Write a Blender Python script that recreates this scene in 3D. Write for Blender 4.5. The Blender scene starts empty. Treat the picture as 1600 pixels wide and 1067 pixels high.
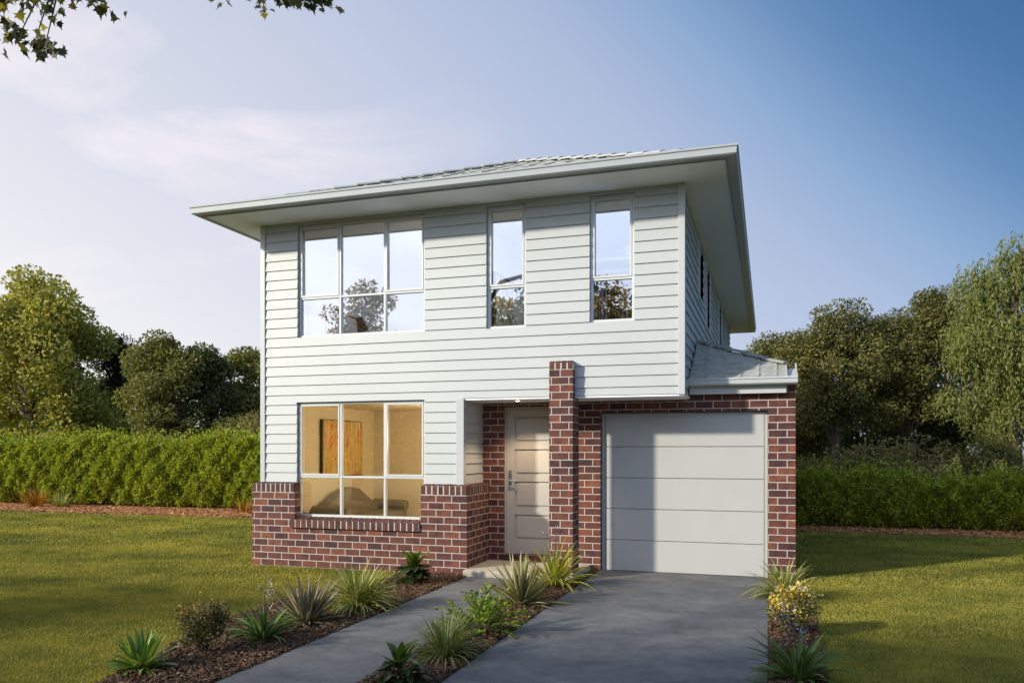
import bpy, bmesh, math, random
import numpy as np
from mathutils import Vector, Matrix
R = math.radians
SC = bpy.context.scene
COL = SC.collection
rng = np.random.default_rng(7)
random.seed(7)

# ------------------------------------------------------------------ helpers
def tag(o, label=None, cat=None, group=None, kind=None):
    if label: o['label'] = label
    if cat: o['category'] = cat
    if group: o['group'] = group
    if kind: o['kind'] = kind
    return o

def empty(name, loc=(0, 0, 0), label=None, cat=None, group=None, rz=0):
    o = bpy.data.objects.new(name, None)
    COL.objects.link(o)
    o.location = loc
    o.rotation_euler.z = rz
    o.empty_display_size = .2
    return tag(o, label, cat, group)

def link_mesh(name, me, mats, parent=None):
    o = bpy.data.objects.new(name, me)
    COL.objects.link(o)
    for m in (mats if isinstance(mats, (list, tuple)) else [mats]):
        me.materials.append(m)
    if parent is not None:
        o.parent = parent
    return o

class MB:
    """collects polygons; build() makes one mesh object with metre-scaled box UVs"""
    def __init__(s): s.v = []; s.f = []; s.mi = []; s.uvswap = []
    def add(s, vs, fs, mi=0, swap=False):
        n = len(s.v)
        s.v += [tuple(v) for v in vs]
        for f in fs:
            s.f.append([n + i for i in f]); s.mi.append(mi); s.uvswap.append(swap)
        return s
    def box(s, x0, x1, y0, y1, z0, z1, mi=0, bev=0, swap=False):
        b = bev
        if b <= 0:
            vs = [(x, y, z) for z in (z0, z1) for y in (y0, y1) for x in (x0, x1)]
            fs = [(0, 2, 3, 1), (4, 5, 7, 6), (0, 1, 5, 4), (2, 6, 7, 3), (0, 4, 6, 2), (1, 3, 7, 5)]
            return s.add(vs, fs, mi, swap)
        bm = bmesh.new()
        bmesh.ops.create_cube(bm, size=1)
        for v in bm.verts:
            v.co = Vector((x0 + (v.co.x + .5) * (x1 - x0), y0 + (v.co.y + .5) * (y1 - y0), z0 + (v.co.z + .5) * (z1 - z0)))
        bmesh.ops.bevel(bm, geom=bm.edges[:] , offset=b, segments=1, affect='EDGES', profile=.5)
        return s.bm(bm, mi, swap)
    def bm(s, bm, mi=0, swap=False, M=None):
        bm.verts.ensure_lookup_table(); bm.verts.index_update()
        vs = [tuple((M @ v.co) if M else v.co) for v in bm.verts]
        s.add(vs, [[v.index for v in f.verts] for f in bm.faces], mi, swap)
        bm.free()
        return s
    def tube(s, pts, rads, n=8, mi=0):
        pts = [Vector(p) for p in pts]
        base = len(s.v)
        ref = None
        for i, p in enumerate(pts):
            t = (pts[min(i + 1, len(pts) - 1)] - pts[max(i - 1, 0)]).normalized()
            if ref is None: ref = Vector((0, 0, 1)).cross(t) if abs(t.z) < .9 else Vector((1, 0, 0)).cross(t)
            ref = (ref - t * ref.dot(t)).normalized()
            b = t.cross(ref)
            for k in range(n):
                a = 2 * math.pi * k / n
                s.v.append(tuple(p + (ref * math.cos(a) + b * math.sin(a)) * rads[i]))
        for i in range(len(pts) - 1):
            for k in range(n):
                k2 = (k + 1) % n
                s.f.append([base + i * n + k, base + i * n + k2, base + (i + 1) * n + k2, base + (i + 1) * n + k])
                s.mi.append(mi); s.uvswap.append(False)
        s.f.append([base + (len(pts) - 1) * n + k for k in range(n)]); s.mi.append(mi); s.uvswap.append(False)
        return s
    def build(s, name, mats, parent=None, smooth=False):
        me = bpy.data.meshes.new(name)
        me.from_pydata(s.v, [], s.f)
        me.update()
        uv = me.uv_layers.new(name='UVMap')
        for p, sw in zip(me.polygons, s.uvswap):
            n = p.normal
            ax = max(range(3), key=lambda i: abs(n[i]))
            for li in p.loop_indices:
                c = me.vertices[me.loops[li].vertex_index].co
                if ax == 0: q = (c.y, c.z)
                elif ax == 1: q = (c.x, c.z)
                else: q = (c.x, c.y)
                uv.data[li].uv = (q[1], q[0]) if sw else q
        for p, m in zip(me.polygons, s.mi): p.material_index = m
        if smooth:
            for p in me.polygons: p.use_smooth = True
        return link_mesh(name, me, mats, parent)

def np_mesh(name, verts, tris, mats, parent=None, mi=None, smooth=False):
    verts = np.asarray(verts, dtype=np.float32); tris = np.asarray(tris, dtype=np.int32)
    me = bpy.data.meshes.new(name)
    nv, nt, k = len(verts), len(tris), tris.shape[1]
    me.vertices.add(nv); me.vertices.foreach_set('co', verts.ravel())
    me.loops.add(nt * k); me.loops.foreach_set('vertex_index', tris.ravel())
    me.polygons.add(nt)
    me.polygons.foreach_set('loop_start', np.arange(0, nt * k, k, dtype=np.int32))
    if mi is not None: me.polygons.foreach_set('material_index', np.asarray(mi, dtype=np.int32))
    if smooth: me.polygons.foreach_set('use_smooth', np.ones(nt, dtype=bool))
    me.update(calc_edges=True)
    return link_mesh(name, me, mats, parent)

# ------------------------------------------------------------------ materials
def mat(name):
    m = bpy.data.materials.new(name); m.use_nodes = True
    nt = m.node_tree
    b = nt.nodes['Principled BSDF']
    return m, nt, b

def N(nt, t, **kw):
    n = nt.nodes.new(t)
    for k, v in kw.items():
        if k in n.inputs: n.inputs[k].default_value = v
        else: setattr(n, k, v)
    return n

def ramp(nt, stops, fac=None):
    r = nt.nodes.new('ShaderNodeValToRGB')
    e = r.color_ramp.elements
    while len(e) < len(stops): e.new(.5)
    for i, (p, c) in enumerate(stops):
        e[i].position = p; e[i].color = (*c, 1)
    if fac is not None: nt.links.new(fac, r.inputs[0])
    return r

def bump(nt, b, h, strength=.3, dist=.01):
    n = N(nt, 'ShaderNodeBump', Strength=strength, Distance=dist)
    nt.links.new(h, n.inputs['Height']); nt.links.new(n.outputs[0], b.inputs['Normal'])
    return n

def noise(nt, scale, detail=4, rough=.5, coord='Object', stretch=None):
    tc = nt.nodes.new('ShaderNodeTexCoord')
    n = N(nt, 'ShaderNodeTexNoise', Scale=scale, Detail=detail, Roughness=rough)
    if stretch:
        mp = nt.nodes.new('ShaderNodeMapping'); mp.inputs['Scale'].default_value = stretch
        nt.links.new(tc.outputs[coord], mp.inputs[0]); nt.links.new(mp.outputs[0], n.inputs[0])
    else:
        nt.links.new(tc.outputs[coord], n.inputs[0])
    return n

def painted(name, c, rough=.45, var=.05, scale=3, bumps=.04):
    m, nt, b = mat(name)
    n = noise(nt, scale, 5)
    lo = tuple(x * (1 - var) for x in c); hi = tuple(min(1, x * (1 + var)) for x in c)
    r = ramp(nt, [(.3, lo), (.7, hi)], n.outputs[0])
    nt.links.new(r.outputs[0], b.inputs['Base Color'])
    b.inputs['Roughness'].default_value = rough
    n2 = noise(nt, 60, 3)
    bump(nt, b, n2.outputs[0], bumps, .004)
    return m

def brick_mat():
    m, nt, b = mat('red_brown_brick')
    uv = nt.nodes.new('ShaderNodeUVMap')
    br = N(nt, 'ShaderNodeTexBrick', Scale=1.0, offset=.5, squash=1.0)
    br.inputs['Mortar Size'].default_value = .0058
    br.inputs['Mortar Smooth'].default_value = .15
    br.inputs['Bias'].default_value = -.1
    br.inputs['Brick Width'].default_value = .215
    br.inputs['Row Height'].default_value = .09
    br.inputs['Color1'].default_value = (0, 0, 0, 1); br.inputs['Color2'].default_value = (1, 1, 1, 1)
    br.inputs['Mortar'].default_value = (.5, .5, .5, 1)
    nt.links.new(uv.outputs[0], br.inputs[0])
    per = ramp(nt, [(0, (.068, .024, .025)), (.35, (.16, .049, .029)), (.6, (.10, .032, .027)), (.8, (.20, .066, .034)), (1, (.056, .024, .029))], br.outputs['Color'])
    n1 = N(nt, 'ShaderNodeTexNoise', Scale=9, Detail=6, Roughness=.65); nt.links.new(uv.outputs[0], n1.inputs[0])
    mot = ramp(nt, [(.32, (.40, .38, .55)), (.5, (1, 1, 1)), (.72, (1.5, 1.25, .95))], n1.outputs[0])
    mul = N(nt, 'ShaderNodeMix', data_type='RGBA', blend_type='MULTIPLY'); mul.inputs[0].default_value = .9
    nt.links.new(per.outputs[0], mul.inputs[6]); nt.links.new(mot.outputs[0], mul.inputs[7])
    n2 = N(nt, 'ShaderNodeTexNoise', Scale=40, Detail=3); nt.links.new(uv.outputs[0], n2.inputs[0])
    mor = ramp(nt, [(.3, (.40, .36, .32)), (.7, (.54, .50, .45))], n2.outputs[0])
    mx = N(nt, 'ShaderNodeMix', data_type='RGBA')
    nt.links.new(br.outputs['Fac'], mx.inputs[0]); nt.links.new(mul.outputs[2], mx.inputs[6]); nt.links.new(mor.outputs[0], mx.inputs[7])
    nt.links.new(mx.outputs[2], b.inputs['Base Color'])
    b.inputs['Roughness'].default_value = .8
    inv = N(nt, 'ShaderNodeMath', operation='SUBTRACT'); inv.inputs[0].default_value = 1
    nt.links.new(br.outputs['Fac'], inv.inputs[1])
    ad = N(nt, 'ShaderNodeMath', operation='MULTIPLY_ADD'); nt.links.new(n2.outputs[0], ad.inputs[0]); ad.inputs[1].default_value = .35
    nt.links.new(inv.outputs[0], ad.inputs[2])
    bump(nt, b, ad.outputs[0], .6, .006)
    return m

def single_brick_mat():
    m, nt, b = mat('loose_brick')
    g = nt.nodes.new('ShaderNodeNewGeometry')
    per = ramp(nt, [(0, (.060, .026, .028)), (.4, (.135, .048, .032)), (.7, (.09, .034, .030)), (1, (.165, .06, .038))], g.outputs['Random Per Island'])
    n1 = noise(nt, 12, 6, .65)
    mot = ramp(nt, [(.35, (.45, .4, .5)), (.6, (1, 1, 1)), (.8, (1.3, 1.15, 1))], n1.outputs[0])
    mul = N(nt, 'ShaderNodeMix', data_type='RGBA', blend_type='MULTIPLY'); mul.inputs[0].default_value = .9
    nt.links.new(per.outputs[0], mul.inputs[6]); nt.links.new(mot.outputs[0], mul.inputs[7])
    nt.links.new(mul.outputs[2], b.inputs['Base Color']); b.inputs['Roughness'].default_value = .8
    n2 = noise(nt, 80, 3); bump(nt, b, n2.outputs[0], .4, .004)
    return m

def leaf_mat(name, stops, trans=.35, rough=.5, transcol=1.3, spec=.3):
    m, nt, b = mat(name)
    g = nt.nodes.new('ShaderNodeNewGeometry')
    r = ramp(nt, stops, g.outputs['Random Per Island'])
    nt.links.new(r.outputs[0], b.inputs['Base Color'])
    b.inputs['Roughness'].default_value = rough
    b.inputs['Specular IOR Level'].default_value = spec
    t = nt.nodes.new('ShaderNodeBsdfTranslucent')
    sc = N(nt, 'ShaderNodeMix', data_type='RGBA', blend_type='MULTIPLY'); sc.inputs[0].default_value = 1
    sc.inputs[7].default_value = (transcol * 1.1, transcol * 1.05, transcol * .5, 1)
    nt.links.new(r.outputs[0], sc.inputs[6]); nt.links.new(sc.outputs[2], t.inputs[0])
    mx = N(nt, 'ShaderNodeMixShader'); mx.inputs[0].default_value = trans
    nt.links.new(b.outputs[0], mx.inputs[1]); nt.links.new(t.outputs[0], mx.inputs[2])
    nt.links.new(mx.outputs[0], nt.nodes['Material Output'].inputs[0])
    return m

def glass_mat(name, base=.10, gain=.9, tint=(1, 1, 1)):
    m, nt, b = mat(name)
    nt.nodes.remove(b)
    tr = N(nt, 'ShaderNodeBsdfTransparent'); tr.inputs[0].default_value = (*tint, 1)
    gl = N(nt, 'ShaderNodeBsdfGlossy', Roughness=0.0); gl.inputs[0].default_value = (.97, .98, 1, 1)
    fr = N(nt, 'ShaderNodeFresnel', IOR=1.5)
    ma = N(nt, 'ShaderNodeMath', operation='MULTIPLY_ADD', use_clamp=True)
    ma.inputs[1].default_value = gain; ma.inputs[2].default_value = base
    nt.links.new(fr.outputs[0], ma.inputs[0])
    mx = N(nt, 'ShaderNodeMixShader')
    nt.links.new(ma.outputs[0], mx.inputs[0]); nt.links.new(tr.outputs[0], mx.inputs[1]); nt.links.new(gl.outputs[0], mx.inputs[2])
    n = noise(nt, 1.3, 1)
    bp = N(nt, 'ShaderNodeBump', Strength=.03, Distance=.02); nt.links.new(n.outputs[0], bp.inputs['Height']); nt.links.new(bp.outputs[0], gl.inputs['Normal'])
    nt.links.new(mx.outputs[0], nt.nodes['Material Output'].inputs[0])
    return m

def emit_mat(name, c, s):
    m, nt, b = mat(name)
    b.inputs['Base Color'].default_value = (*c, 1)
    b.inputs['Emission Color'].default_value = (*c, 1); b.inputs['Emission Strength'].default_value = s
    return m

M_board = painted('pale_weatherboard_paint', (.466, .495, .490), .5, .025, 1.2)
M_trim = painted('pale_trim_paint', (.50, .52, .52), .4, .02, 2)
M_gutter = painted('pale_gutter_paint', (.39, .42, .425), .3, .03, 1.5, .01)
M_soffit = painted('soffit_paint', (.88, .90, .95), .6, .02, 1)
M_frame = painted('white_window_frame', (.62, .64, .63), .35, .02, 3, .01)
M_gdoor = painted('garage_door_paint', (.465, .465, .445), .5, .03, 1.5, .12)
M_door = painted('entry_door_paint', (.44, .42, .38), .45, .03, 2, .05)
M_brick = brick_mat()
M_sbrick = single_brick_mat()
M_mortar = painted('mortar', (.5, .46, .41), .9, .12, 20, .3)
M_tile = painted('pale_roof_tile', (.41, .42, .385), .65, .16, 9, .25)
M_ridge = painted('grey_ridge_tile', (.30, .32, .29), .7, .1, 9, .2)
M_glass = glass_mat('upper_glass', .38, 1.2)
M_glass_low = glass_mat('lower_glass', .20, 1.2)
M_glass_side = glass_mat('side_glass', .02, .25)
M_metal, _nt, _b = mat('brushed_metal'); _b.inputs['Metallic'].default_value = 1; _b.inputs['Base Color'].default_value = (.55, .55, .55, 1); _b.inputs['Roughness'].default_value = .35
M_white = painted('room_white', (.8, .8, .8), .8, .02, 2)
M_warmwall = painted('room_warm_wall', (.66, .56, .38), .8, .03, 1.5)
M_blind, _nt, _b = mat('cream_blind'); _b.inputs['Base Color'].default_value = (.88, .80, .70, 1); _b.inputs['Roughness'].default_value = .8
_t = N(_nt, 'ShaderNodeBsdfTranslucent'); _t.inputs[0].default_value = (.90, .80, .68, 1); _m = N(_nt, 'ShaderNodeMixShader'); _m.inputs[0].default_value = .55
_nt.links.new(_b.outputs[0], _m.inputs[1]); _nt.links.new(_t.outputs[0], _m.inputs[2]); _nt.links.new(_m.outputs[0], _nt.nodes['Material Output'].inputs[0])
M_sofa = painted('taupe_upholstery', (.19, .15, .10), .9, .1, 6, .2)
M_black, _nt, _b = mat('black_metal'); _b.inputs['Base Color'].default_value = (.015, .015, .015, 1); _b.inputs['Roughness'].default_value = .4
M_conc_light = painted('pale_concrete', (.46, .41, .33), .85, .12, 8, .25)

def ground_mats():
    # concrete drive
    m, nt, b = mat('grey_concrete')
    n1 = noise(nt, .55, 5, .6); n2 = noise(nt, 7, 6, .7); n3 = noise(nt, 160, 2, .5)
    st = noise(nt, 1.5, 6, .68, stretch=(.75, 1.1, 1))
    r1 = ramp(nt, [(.3, (.15, .151, .153)), (.55, (.195, .194, .192)), (.8, (.24, .235, .222))], n1.outputs[0])
    r2 = ramp(nt, [(.3, (.78, .78, .79)), (.7, (1.12, 1.12, 1.1))], n2.outputs[0])
    r4 = ramp(nt, [(.32, (.66, .67, .69)), (.5, (.98, .98, .98)), (.7, (1.2, 1.19, 1.15))], st.outputs[0])
    r3 = ramp(nt, [(.25, (.75, .75, .75)), (.6, (1.05, 1.05, 1.05))], n3.outputs[0])
    c = r1.outputs[0]
    for r in (r2, r3, r4):
        mu = N(nt, 'ShaderNodeMix', data_type='RGBA', blend_type='MULTIPLY'); mu.inputs[0].default_value = 1
        nt.links.new(c, mu.inputs[6]); nt.links.new(r.outputs[0], mu.inputs[7]); c = mu.outputs[2]
    nt.links.new(c, b.inputs['Base Color']); b.inputs['Roughness'].default_value = .85; b.inputs['Specular IOR Level'].default_value = .12
    bump(nt, b, n3.outputs[0], .35, .004)
    drive = m
    # lawn earth
    m, nt, b = mat('lawn_turf')
    n1 = noise(nt, .5, 4, .6); n2 = noise(nt, 9, 6, .7); n3 = noise(nt, 220, 2)
    r1 = ramp(nt, [(.3, (.18, .17, .042)), (.7, (.27, .245, .06))], n1.outputs[0])
    r2 = ramp(nt, [(.3, (.7, .7, .7)), (.7, (1.2, 1.2, 1.15))], n2.outputs[0])
    r3 = ramp(nt, [(.3, (.45, .45, .4)), (.65, (1.2, 1.2, 1.1))], n3.outputs[0])
    c = r1.outputs[0]
    for r in (r2, r3):
        mu = N(nt, 'ShaderNodeMix', data_type='RGBA', blend_type='MULTIPLY'); mu.inputs[0].default_value = 1
        nt.links.new(c, mu.inputs[6]); nt.links.new(r.outputs[0], mu.inputs[7]); c = mu.outputs[2]
    nt.links.new(c, b.inputs['Base Color']); b.inputs['Roughness'].default_value = .9; b.inputs['Specular IOR Level'].default_value = .08
    bump(nt, b, n3.outputs[0], .6, .02)
    lawn = m
    # mulch
    def mulch(name, a, d):
        m, nt, b = mat(name)
        n2 = noise(nt, 30, 5, .7); n3 = noise(nt, 140, 3)
        r1 = ramp(nt, [(.35, a), (.6, d)], n2.outputs[0])
        r3 = ramp(nt, [(.3, (.4, .4, .4)), (.7, (1.3, 1.25, 1.2))], n3.outputs[0])
        mu = N(nt, 'ShaderNodeMix', data_type='RGBA', blend_type='MULTIPLY'); mu.inputs[0].default_value = 1
        nt.links.new(r1.outputs[0], mu.inputs[6]); nt.links.new(r3.outputs[0], mu.inputs[7])
        nt.links.new(mu.outputs[2], b.inputs['Base Color']); b.inputs['Roughness'].default_value = .9
        bump(nt, b, n2.outputs[0], .8, .03)
        return m
    return drive, lawn, mulch('bark_mulch', (.034, .016, .006), (.08, .038, .014)), mulch('red_mulch', (.30, .11, .03), (.60, .26, .075))
M_drive, M_lawn, M_mulch, M_redmulch = ground_mats()
def chip_mat(name, stops):
    m, nt, b = mat(name); g = nt.nodes.new('ShaderNodeNewGeometry')
    r = ramp(nt, stops, g.outputs['Random Per Island']); nt.links.new(r.outputs[0], b.inputs['Base Color']); b.inputs['Roughness'].default_value = .85
    return m
M_chip = chip_mat('bark_chips', [(0, (.03, .014, .005)), (.5, (.085, .038, .014)), (.85, (.15, .075, .03)), (1, (.26, .16, .08))])
M_redchip = chip_mat('red_bark_chips', [(0, (.16, .055, .016)), (.5, (.45, .175, .05)), (.9, (.60, .28, .10)), (1, (.62, .44, .24))])
M_bark = painted('tree_bark', (.075, .055, .04), .9, .35, 7, .6)
M_twig = painted('shrub_twig', (.10, .065, .045), .9, .3, 9, .4)

# ------------------------------------------------------------------ walls
def grid_wall(mb, xs_rng, zs_rng, holes, y0, y1, axis='x', mi=0):
    """solid slab between y0 and y1 with rectangular openings; every edge of an opening gets its reveal"""
    xs = sorted({xs_rng[0], xs_rng[1], *[h[0] for h in holes], *[h[1] for h in holes]})
    zs = sorted({zs_rng[0], zs_rng[1], *[h[2] for h in holes], *[h[3] for h in holes]})
    xs = [x for x in xs if xs_rng[0] <= x <= xs_rng[1]]; zs = [z for z in zs if zs_rng[0] <= z <= zs_rng[1]]
    def solid(i, j):
        if i < 0 or j < 0 or i >= len(xs) - 1 or j >= len(zs) - 1: return False
        cx, cz = (xs[i] + xs[i + 1]) / 2, (zs[j] + zs[j + 1]) / 2
        return not any(h[0] < cx < h[1] and h[2] < cz < h[3] for h in holes)
    P = (lambda x, y, z: (x, y, z)) if axis == 'x' else (lambda x, y, z: (y, x, z))
    def quad(a, b, c, d): mb.add([P(*a), P(*b), P(*c), P(*d)], [(0, 1, 2, 3) if axis == 'x' else (3, 2, 1, 0)], mi)
    for i in range(len(xs) - 1):
        for j in range(len(zs) - 1):
            if not solid(i, j): continue
            x0, x1, z0, z1 = xs[i], xs[i + 1], zs[j], zs[j + 1]
            quad((x0, y0, z0), (x1, y0, z0), (x1, y0, z1), (x0, y0, z1))
            quad((x1, y1, z0), (x0, y1, z0), (x0, y1, z1), (x1, y1, z1))
            if not solid(i - 1, j): quad((x0, y1, z0), (x0, y0, z0), (x0, y0, z1), (x0, y1, z1))
            if not solid(i + 1, j): quad((x1, y0, z0), (x1, y1, z0), (x1, y1, z1), (x1, y0, z1))
            if not solid(i, j - 1): quad((x0, y1, z0), (x1, y1, z0), (x1, y0, z0), (x0, y0, z0))
            if not solid(i, j + 1): quad((x0, y0, z1), (x1, y0, z1), (x1, y1, z1), (x0, y1, z1))

PITCH, ZB = .131, 2.305
def boards(mb, a0, a1, z0, z1, holes, plane, sign, axis='x'):
    """lapped weatherboards on the outside of a wall plane; sign = outward direction"""
    P = (lambda x, y, z: (x, y, z)) if axis == 'x' else (lambda x, y, z: (y, x, z))
    k0 = math.floor((z0 - ZB) / PITCH); k1 = math.ceil((z1 - ZB) / PITCH)
    for k in range(k0, k1):
        b0, b1 = ZB + k * PITCH, ZB + (k + 1) * PITCH
        cuts = sorted({max(b0, z0), min(b1, z1), *[h[i] for h in holes for i in (2, 3) if max(b0, z0) < h[i] < min(b1, z1)]})
        for c0, c1 in zip(cuts[:-1], cuts[1:]):
            if c1 - c0 < 1e-4: continue
            cz = (c0 + c1) / 2
            iv = [(a0, a1)]
            for h in holes:
                if h[2] < cz < h[3]:
                    nv = []
                    for p, q in iv:
                        if h[0] > p: nv.append((p, min(q, h[0])))
                        if h[1] < q: nv.append((max(p, h[1]), q))
                    iv = [t for t in nv if t[1] - t[0] > 1e-4]
            d = lambda z: plane + sign * (.003 + .017 * (b1 - z) / PITCH)
            for p, q in iv:
                f0, f1 = d(c0), d(c1)
                mb.add([P(p, f0, c0), P(q, f0, c0), P(q, f1, c1), P(p, f1, c1),
                        P(p, plane, c0), P(q, plane, c0), P(p, plane, c1), P(q, plane, c1)],
                       [(0, 1, 2, 3), (4, 5, 1, 0), (4, 0, 3, 6), (1, 5, 7, 2)])

# ------------------------------------------------------------------ THE HOUSE
house = empty('house', (-3.5, 9.3, 0), 'two storey house with pale weatherboards, brick base and single garage', 'house')
INV = Matrix.Translation((3.5, -9.3, 0))
def hp(mb, name, mats, parent=None, smooth=False):
    o = mb.build(name, mats, parent if parent is not None else house, smooth)
    if parent is None: o.matrix_parent_inverse = INV
    return o
Y0 = 9.28     # wall plane behind the boards
XL, XR, YE = -6.62, -.94, 21.0
up1 = (-6.07, -4.19, 3.08, 4.595); up2 = (-3.35, -2.835, 3.07, 4.595); up3 = (-2.035, -1.50, 3.085, 4.595)
low = (-6.08, -4.19, .66, 2.205)
porch_open = (-3.67, XR + .1, 0, 2.212)
# core wall + cladding
mb = MB()
grid_wall(mb, (XL, XR), (2.212, 4.66), [up1, up2, up3], Y0, Y0 + .1)
grid_wall(mb, (XL, -3.67), (.3, 2.212), [low], Y0, Y0 + .1)
side_w = [(11.35, 12.2, 3.72, 4.5), (12.7, 13.5, 3.5, 4.5), (16.0, 16.9, 3.3, 4.5), (19.0, 19.8, 3.3, 4.5)]
grid_wall(mb, (Y0 + .1, YE), (2.212, 4.66), side_w, XR - .1, XR - .004, 'y')
grid_wall(mb, (Y0 + .1, YE), (0, 4.66), [], XL + .004, XL + .1, 'y')
mb.box(XL + .1, XR - .1, YE - .1, YE, 0, 4.66)
hp(mb, 'wall', M_board)
mb = MB()
boards(mb, XL, XR, 2.21, 4.64, [up1, up2, up3], Y0, -1)
boards(mb, XL, -3.67, 1.0, 2.21, [low], Y0, -1)
boards(mb, Y0 - .02, YE, 2.21, 4.64, side_w, XR - .004, 1, 'y')
boards(mb, Y0 - .02, YE, .3, 4.64, [], XL + .004, -1, 'y')
boards(mb, Y0 + .02, 9.97, 1.0, 2.21, [], -3.665, 1, 'y')
hp(mb, 'weatherboard_cladding', M_board)
# entry side wall behind its boards
mb = MB(); mb.box(-3.77, -3.667, Y0 + .1, 9.97, .12, 2.205); hp(mb, 'entry_side_wall', M_board)
# corner trims
for x0, x1, y0, y1, z0, z1 in ((XL - .03, XL + .045, Y0 - .03, Y0 + .06, 1.1, 4.63), (XR - .05, XR + .03, Y0 - .03, Y0 + .06, 2.2, 4.63), (-3.75, -3.643, Y0 - .03, Y0 + .05, 1.1, 2.206)):
    mb = MB(); mb.box(x0, x1, y0, y1, z0, z1, bev=.004); hp(mb, 'corner_trim', M_trim)
# soffit of the overhanging storey + ceiling of entry
mb = MB(); mb.box(-3.665, XR - .003, Y0 - .004, 10.0, 2.185, 2.207); mb.box(XR - .003, XR + .02, Y0 - .012, Y0 + .75, 2.19, 2.215)
hp(mb, 'entry_soffit', M_soffit)

# brick base
YB = 9.14
mb = MB()
grid_wall(mb, (-6.70, -3.56), (-.05, .99), [(-6.03, -4.19, .55, 2)], YB, Y0 - .002)
mb.box(-6.70, XL - .002, Y0 - .002, YE, -.05, .99)
mb.box(-3.662, -3.56, Y0 - .002, 9.979, -.05, .99)
brick_base = hp(mb, 'brick_base', M_brick)
# cap of upright bricks
def bricks_row(mb, p0, p1, n, w, out, z0, z1, axis='x', tilt=0, j=.0075):
    """row of separate upright bricks between p0 and p1, faces between out[0] and out[1]"""
    st = (p1 - p0) / n
    for i in range(n):
        a, b = p0 + i * st + j, p0 + (i + 1) * st - j
        dz = random.uniform(-.002, .002); dy = random.uniform(-.002, .002)
        bm = bmesh.new(); bmesh.ops.create_cube(bm, size=1)
        for v in bm.verts:
            x = a + (v.co.x + .5) * (b - a); y = out[0] + dy + (v.co.y + .5) * (out[1] - out[0]); z = z0 + dz + (v.co.z + .5) * (z1 - z0)
            if tilt and v.co.z > 0: z -= tilt * (out[1] - y) / (out[1] - out[0])
            v.co = Vector((x, y, z)) if axis == 'x' else Vector((y, x, z))
        bmesh.ops.bevel(bm, geom=bm.edges[:], offset=.004, segments=1, affect='EDGES')
        mb.bm(bm, 0)
mb = MB()
bricks_row(mb, -6.705, -6.03, 9, 0, (YB - .004, Y0 - .003), .995, 1.128, tilt=.02)
bricks_row(mb, Y0, 12.0, 36, 0, (-6.704, -6.625), .995, 1.128, 'y', tilt=.02)
mb.box(-6.689, -6.046, YB - .001, Y0 - .004, .988, 1.108, 1); mb.box(-6.70, -6.626, Y0 + .004, 12, .988, 1.108, 1)
hp(mb, 'brick_capping', [M_sbrick, M_mortar])
mb = MB()
bricks_row(mb, -4.19, -3.555, 8, 0, (YB - .004, Y0 - .003), .995, 1.128, tilt=.02)
bricks_row(mb, Y0 + .0, 9.97, 9, 0, (-3.555, -3.661), .995, 1.128, 'y', tilt=.02)
mb.box(-4.176, -3.572, YB - .001, Y0 - .004, .988, 1.108, 1); mb.box(-3.66, -3.559, Y0 + .004, 9.96, .988, 1.108, 1)
hp(mb, 'brick_capping', [M_sbrick, M_mortar])
mb = MB()
bricks_row(mb, -6.09, -4.195, 22, 0, (YB - .035, Y0 - .0), .525, .668, tilt=.035)
mb.box(-6.085, -4.2, YB - .031, Y0 - .002, .529, .630, 1)
brick_sill = hp(mb, 'brick_sill', [M_sbrick, M_mortar])

# brick column beside the door
mb = MB(); mb.box(-2.50, -2.21, YB, Y0 - .022, .09, 2.52); mb.box(-2.50, -2.21, Y0 - .022, 9.45, .09, 2.187)
mb.box(-2.499, -2.211, YB + .001, Y0 - .023, 2.515, 2.60, 1)
bricks_row(mb, -2.505, -2.205, 4, 0, (YB - .003, Y0 - .022), 2.52, 2.622)
for o_ in (1,): pass
mb.mi = [(2 if (i >= len(mb.mi) - 4 * 26) else m_) for i, m_ in enumerate(mb.mi)]
hp(mb, 'brick_column', [M_brick, M_mortar, M_sbrick])

# garage brick wall, with door openings
YG = 9.98
mb = MB()
gd = (-2.05, 0.0, -.1, 2.035); ed = (-3.36, -2.44, -.1, 2.135)
grid_wall(mb, (-3.66, .31), (-.05, 2.19), [gd, ed], YG, YG + .11)
mb.box(XR + .02, .31, YG, YG + .11, 2.19, 2.36)
mb.box(.20, .31, YG + .11, 19.0, -.05, 2.36)
hp(mb, 'garage_brick_wall', M_brick)
mb = MB(); mb.box(-3.36, -2.44, YG - .02, YG + .1, .09, .172, 0); hp(mb, 'brick_threshold', M_brick)
# garage sectional door
mb = MB()
YD = YG + .075
zl = [.012, .408, .806, 1.202, 1.60, 2.033]
x0, x1 = -2.0, -.045
for a, b in zip(zl[:-1], zl[1:]):
    mb.box(x0, x1, YD, YD + .04, a + .003, b - .003, bev=.005)
gdo = hp(mb, 'garage_door', M_gdoor)
mb = MB(); mb.box(-2.048, x0 - .002, YD + .006, YD + .05, 0, 2.033, bev=.003); mb.box(x1 + .002, -.002, YD + .006, YD + .05, 0, 2.033, bev=.003)
mb.box(x0, x1, YD + .02, YD + .035, .004, 2.03)
hp(mb, 'door_jamb', M_gdoor, gdo)
mb = MB(); mb.box(-2.045, -.005, YD + .1, YD + .12, -.02, 2.1); hp(mb, 'garage_lining', M_black)
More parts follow.
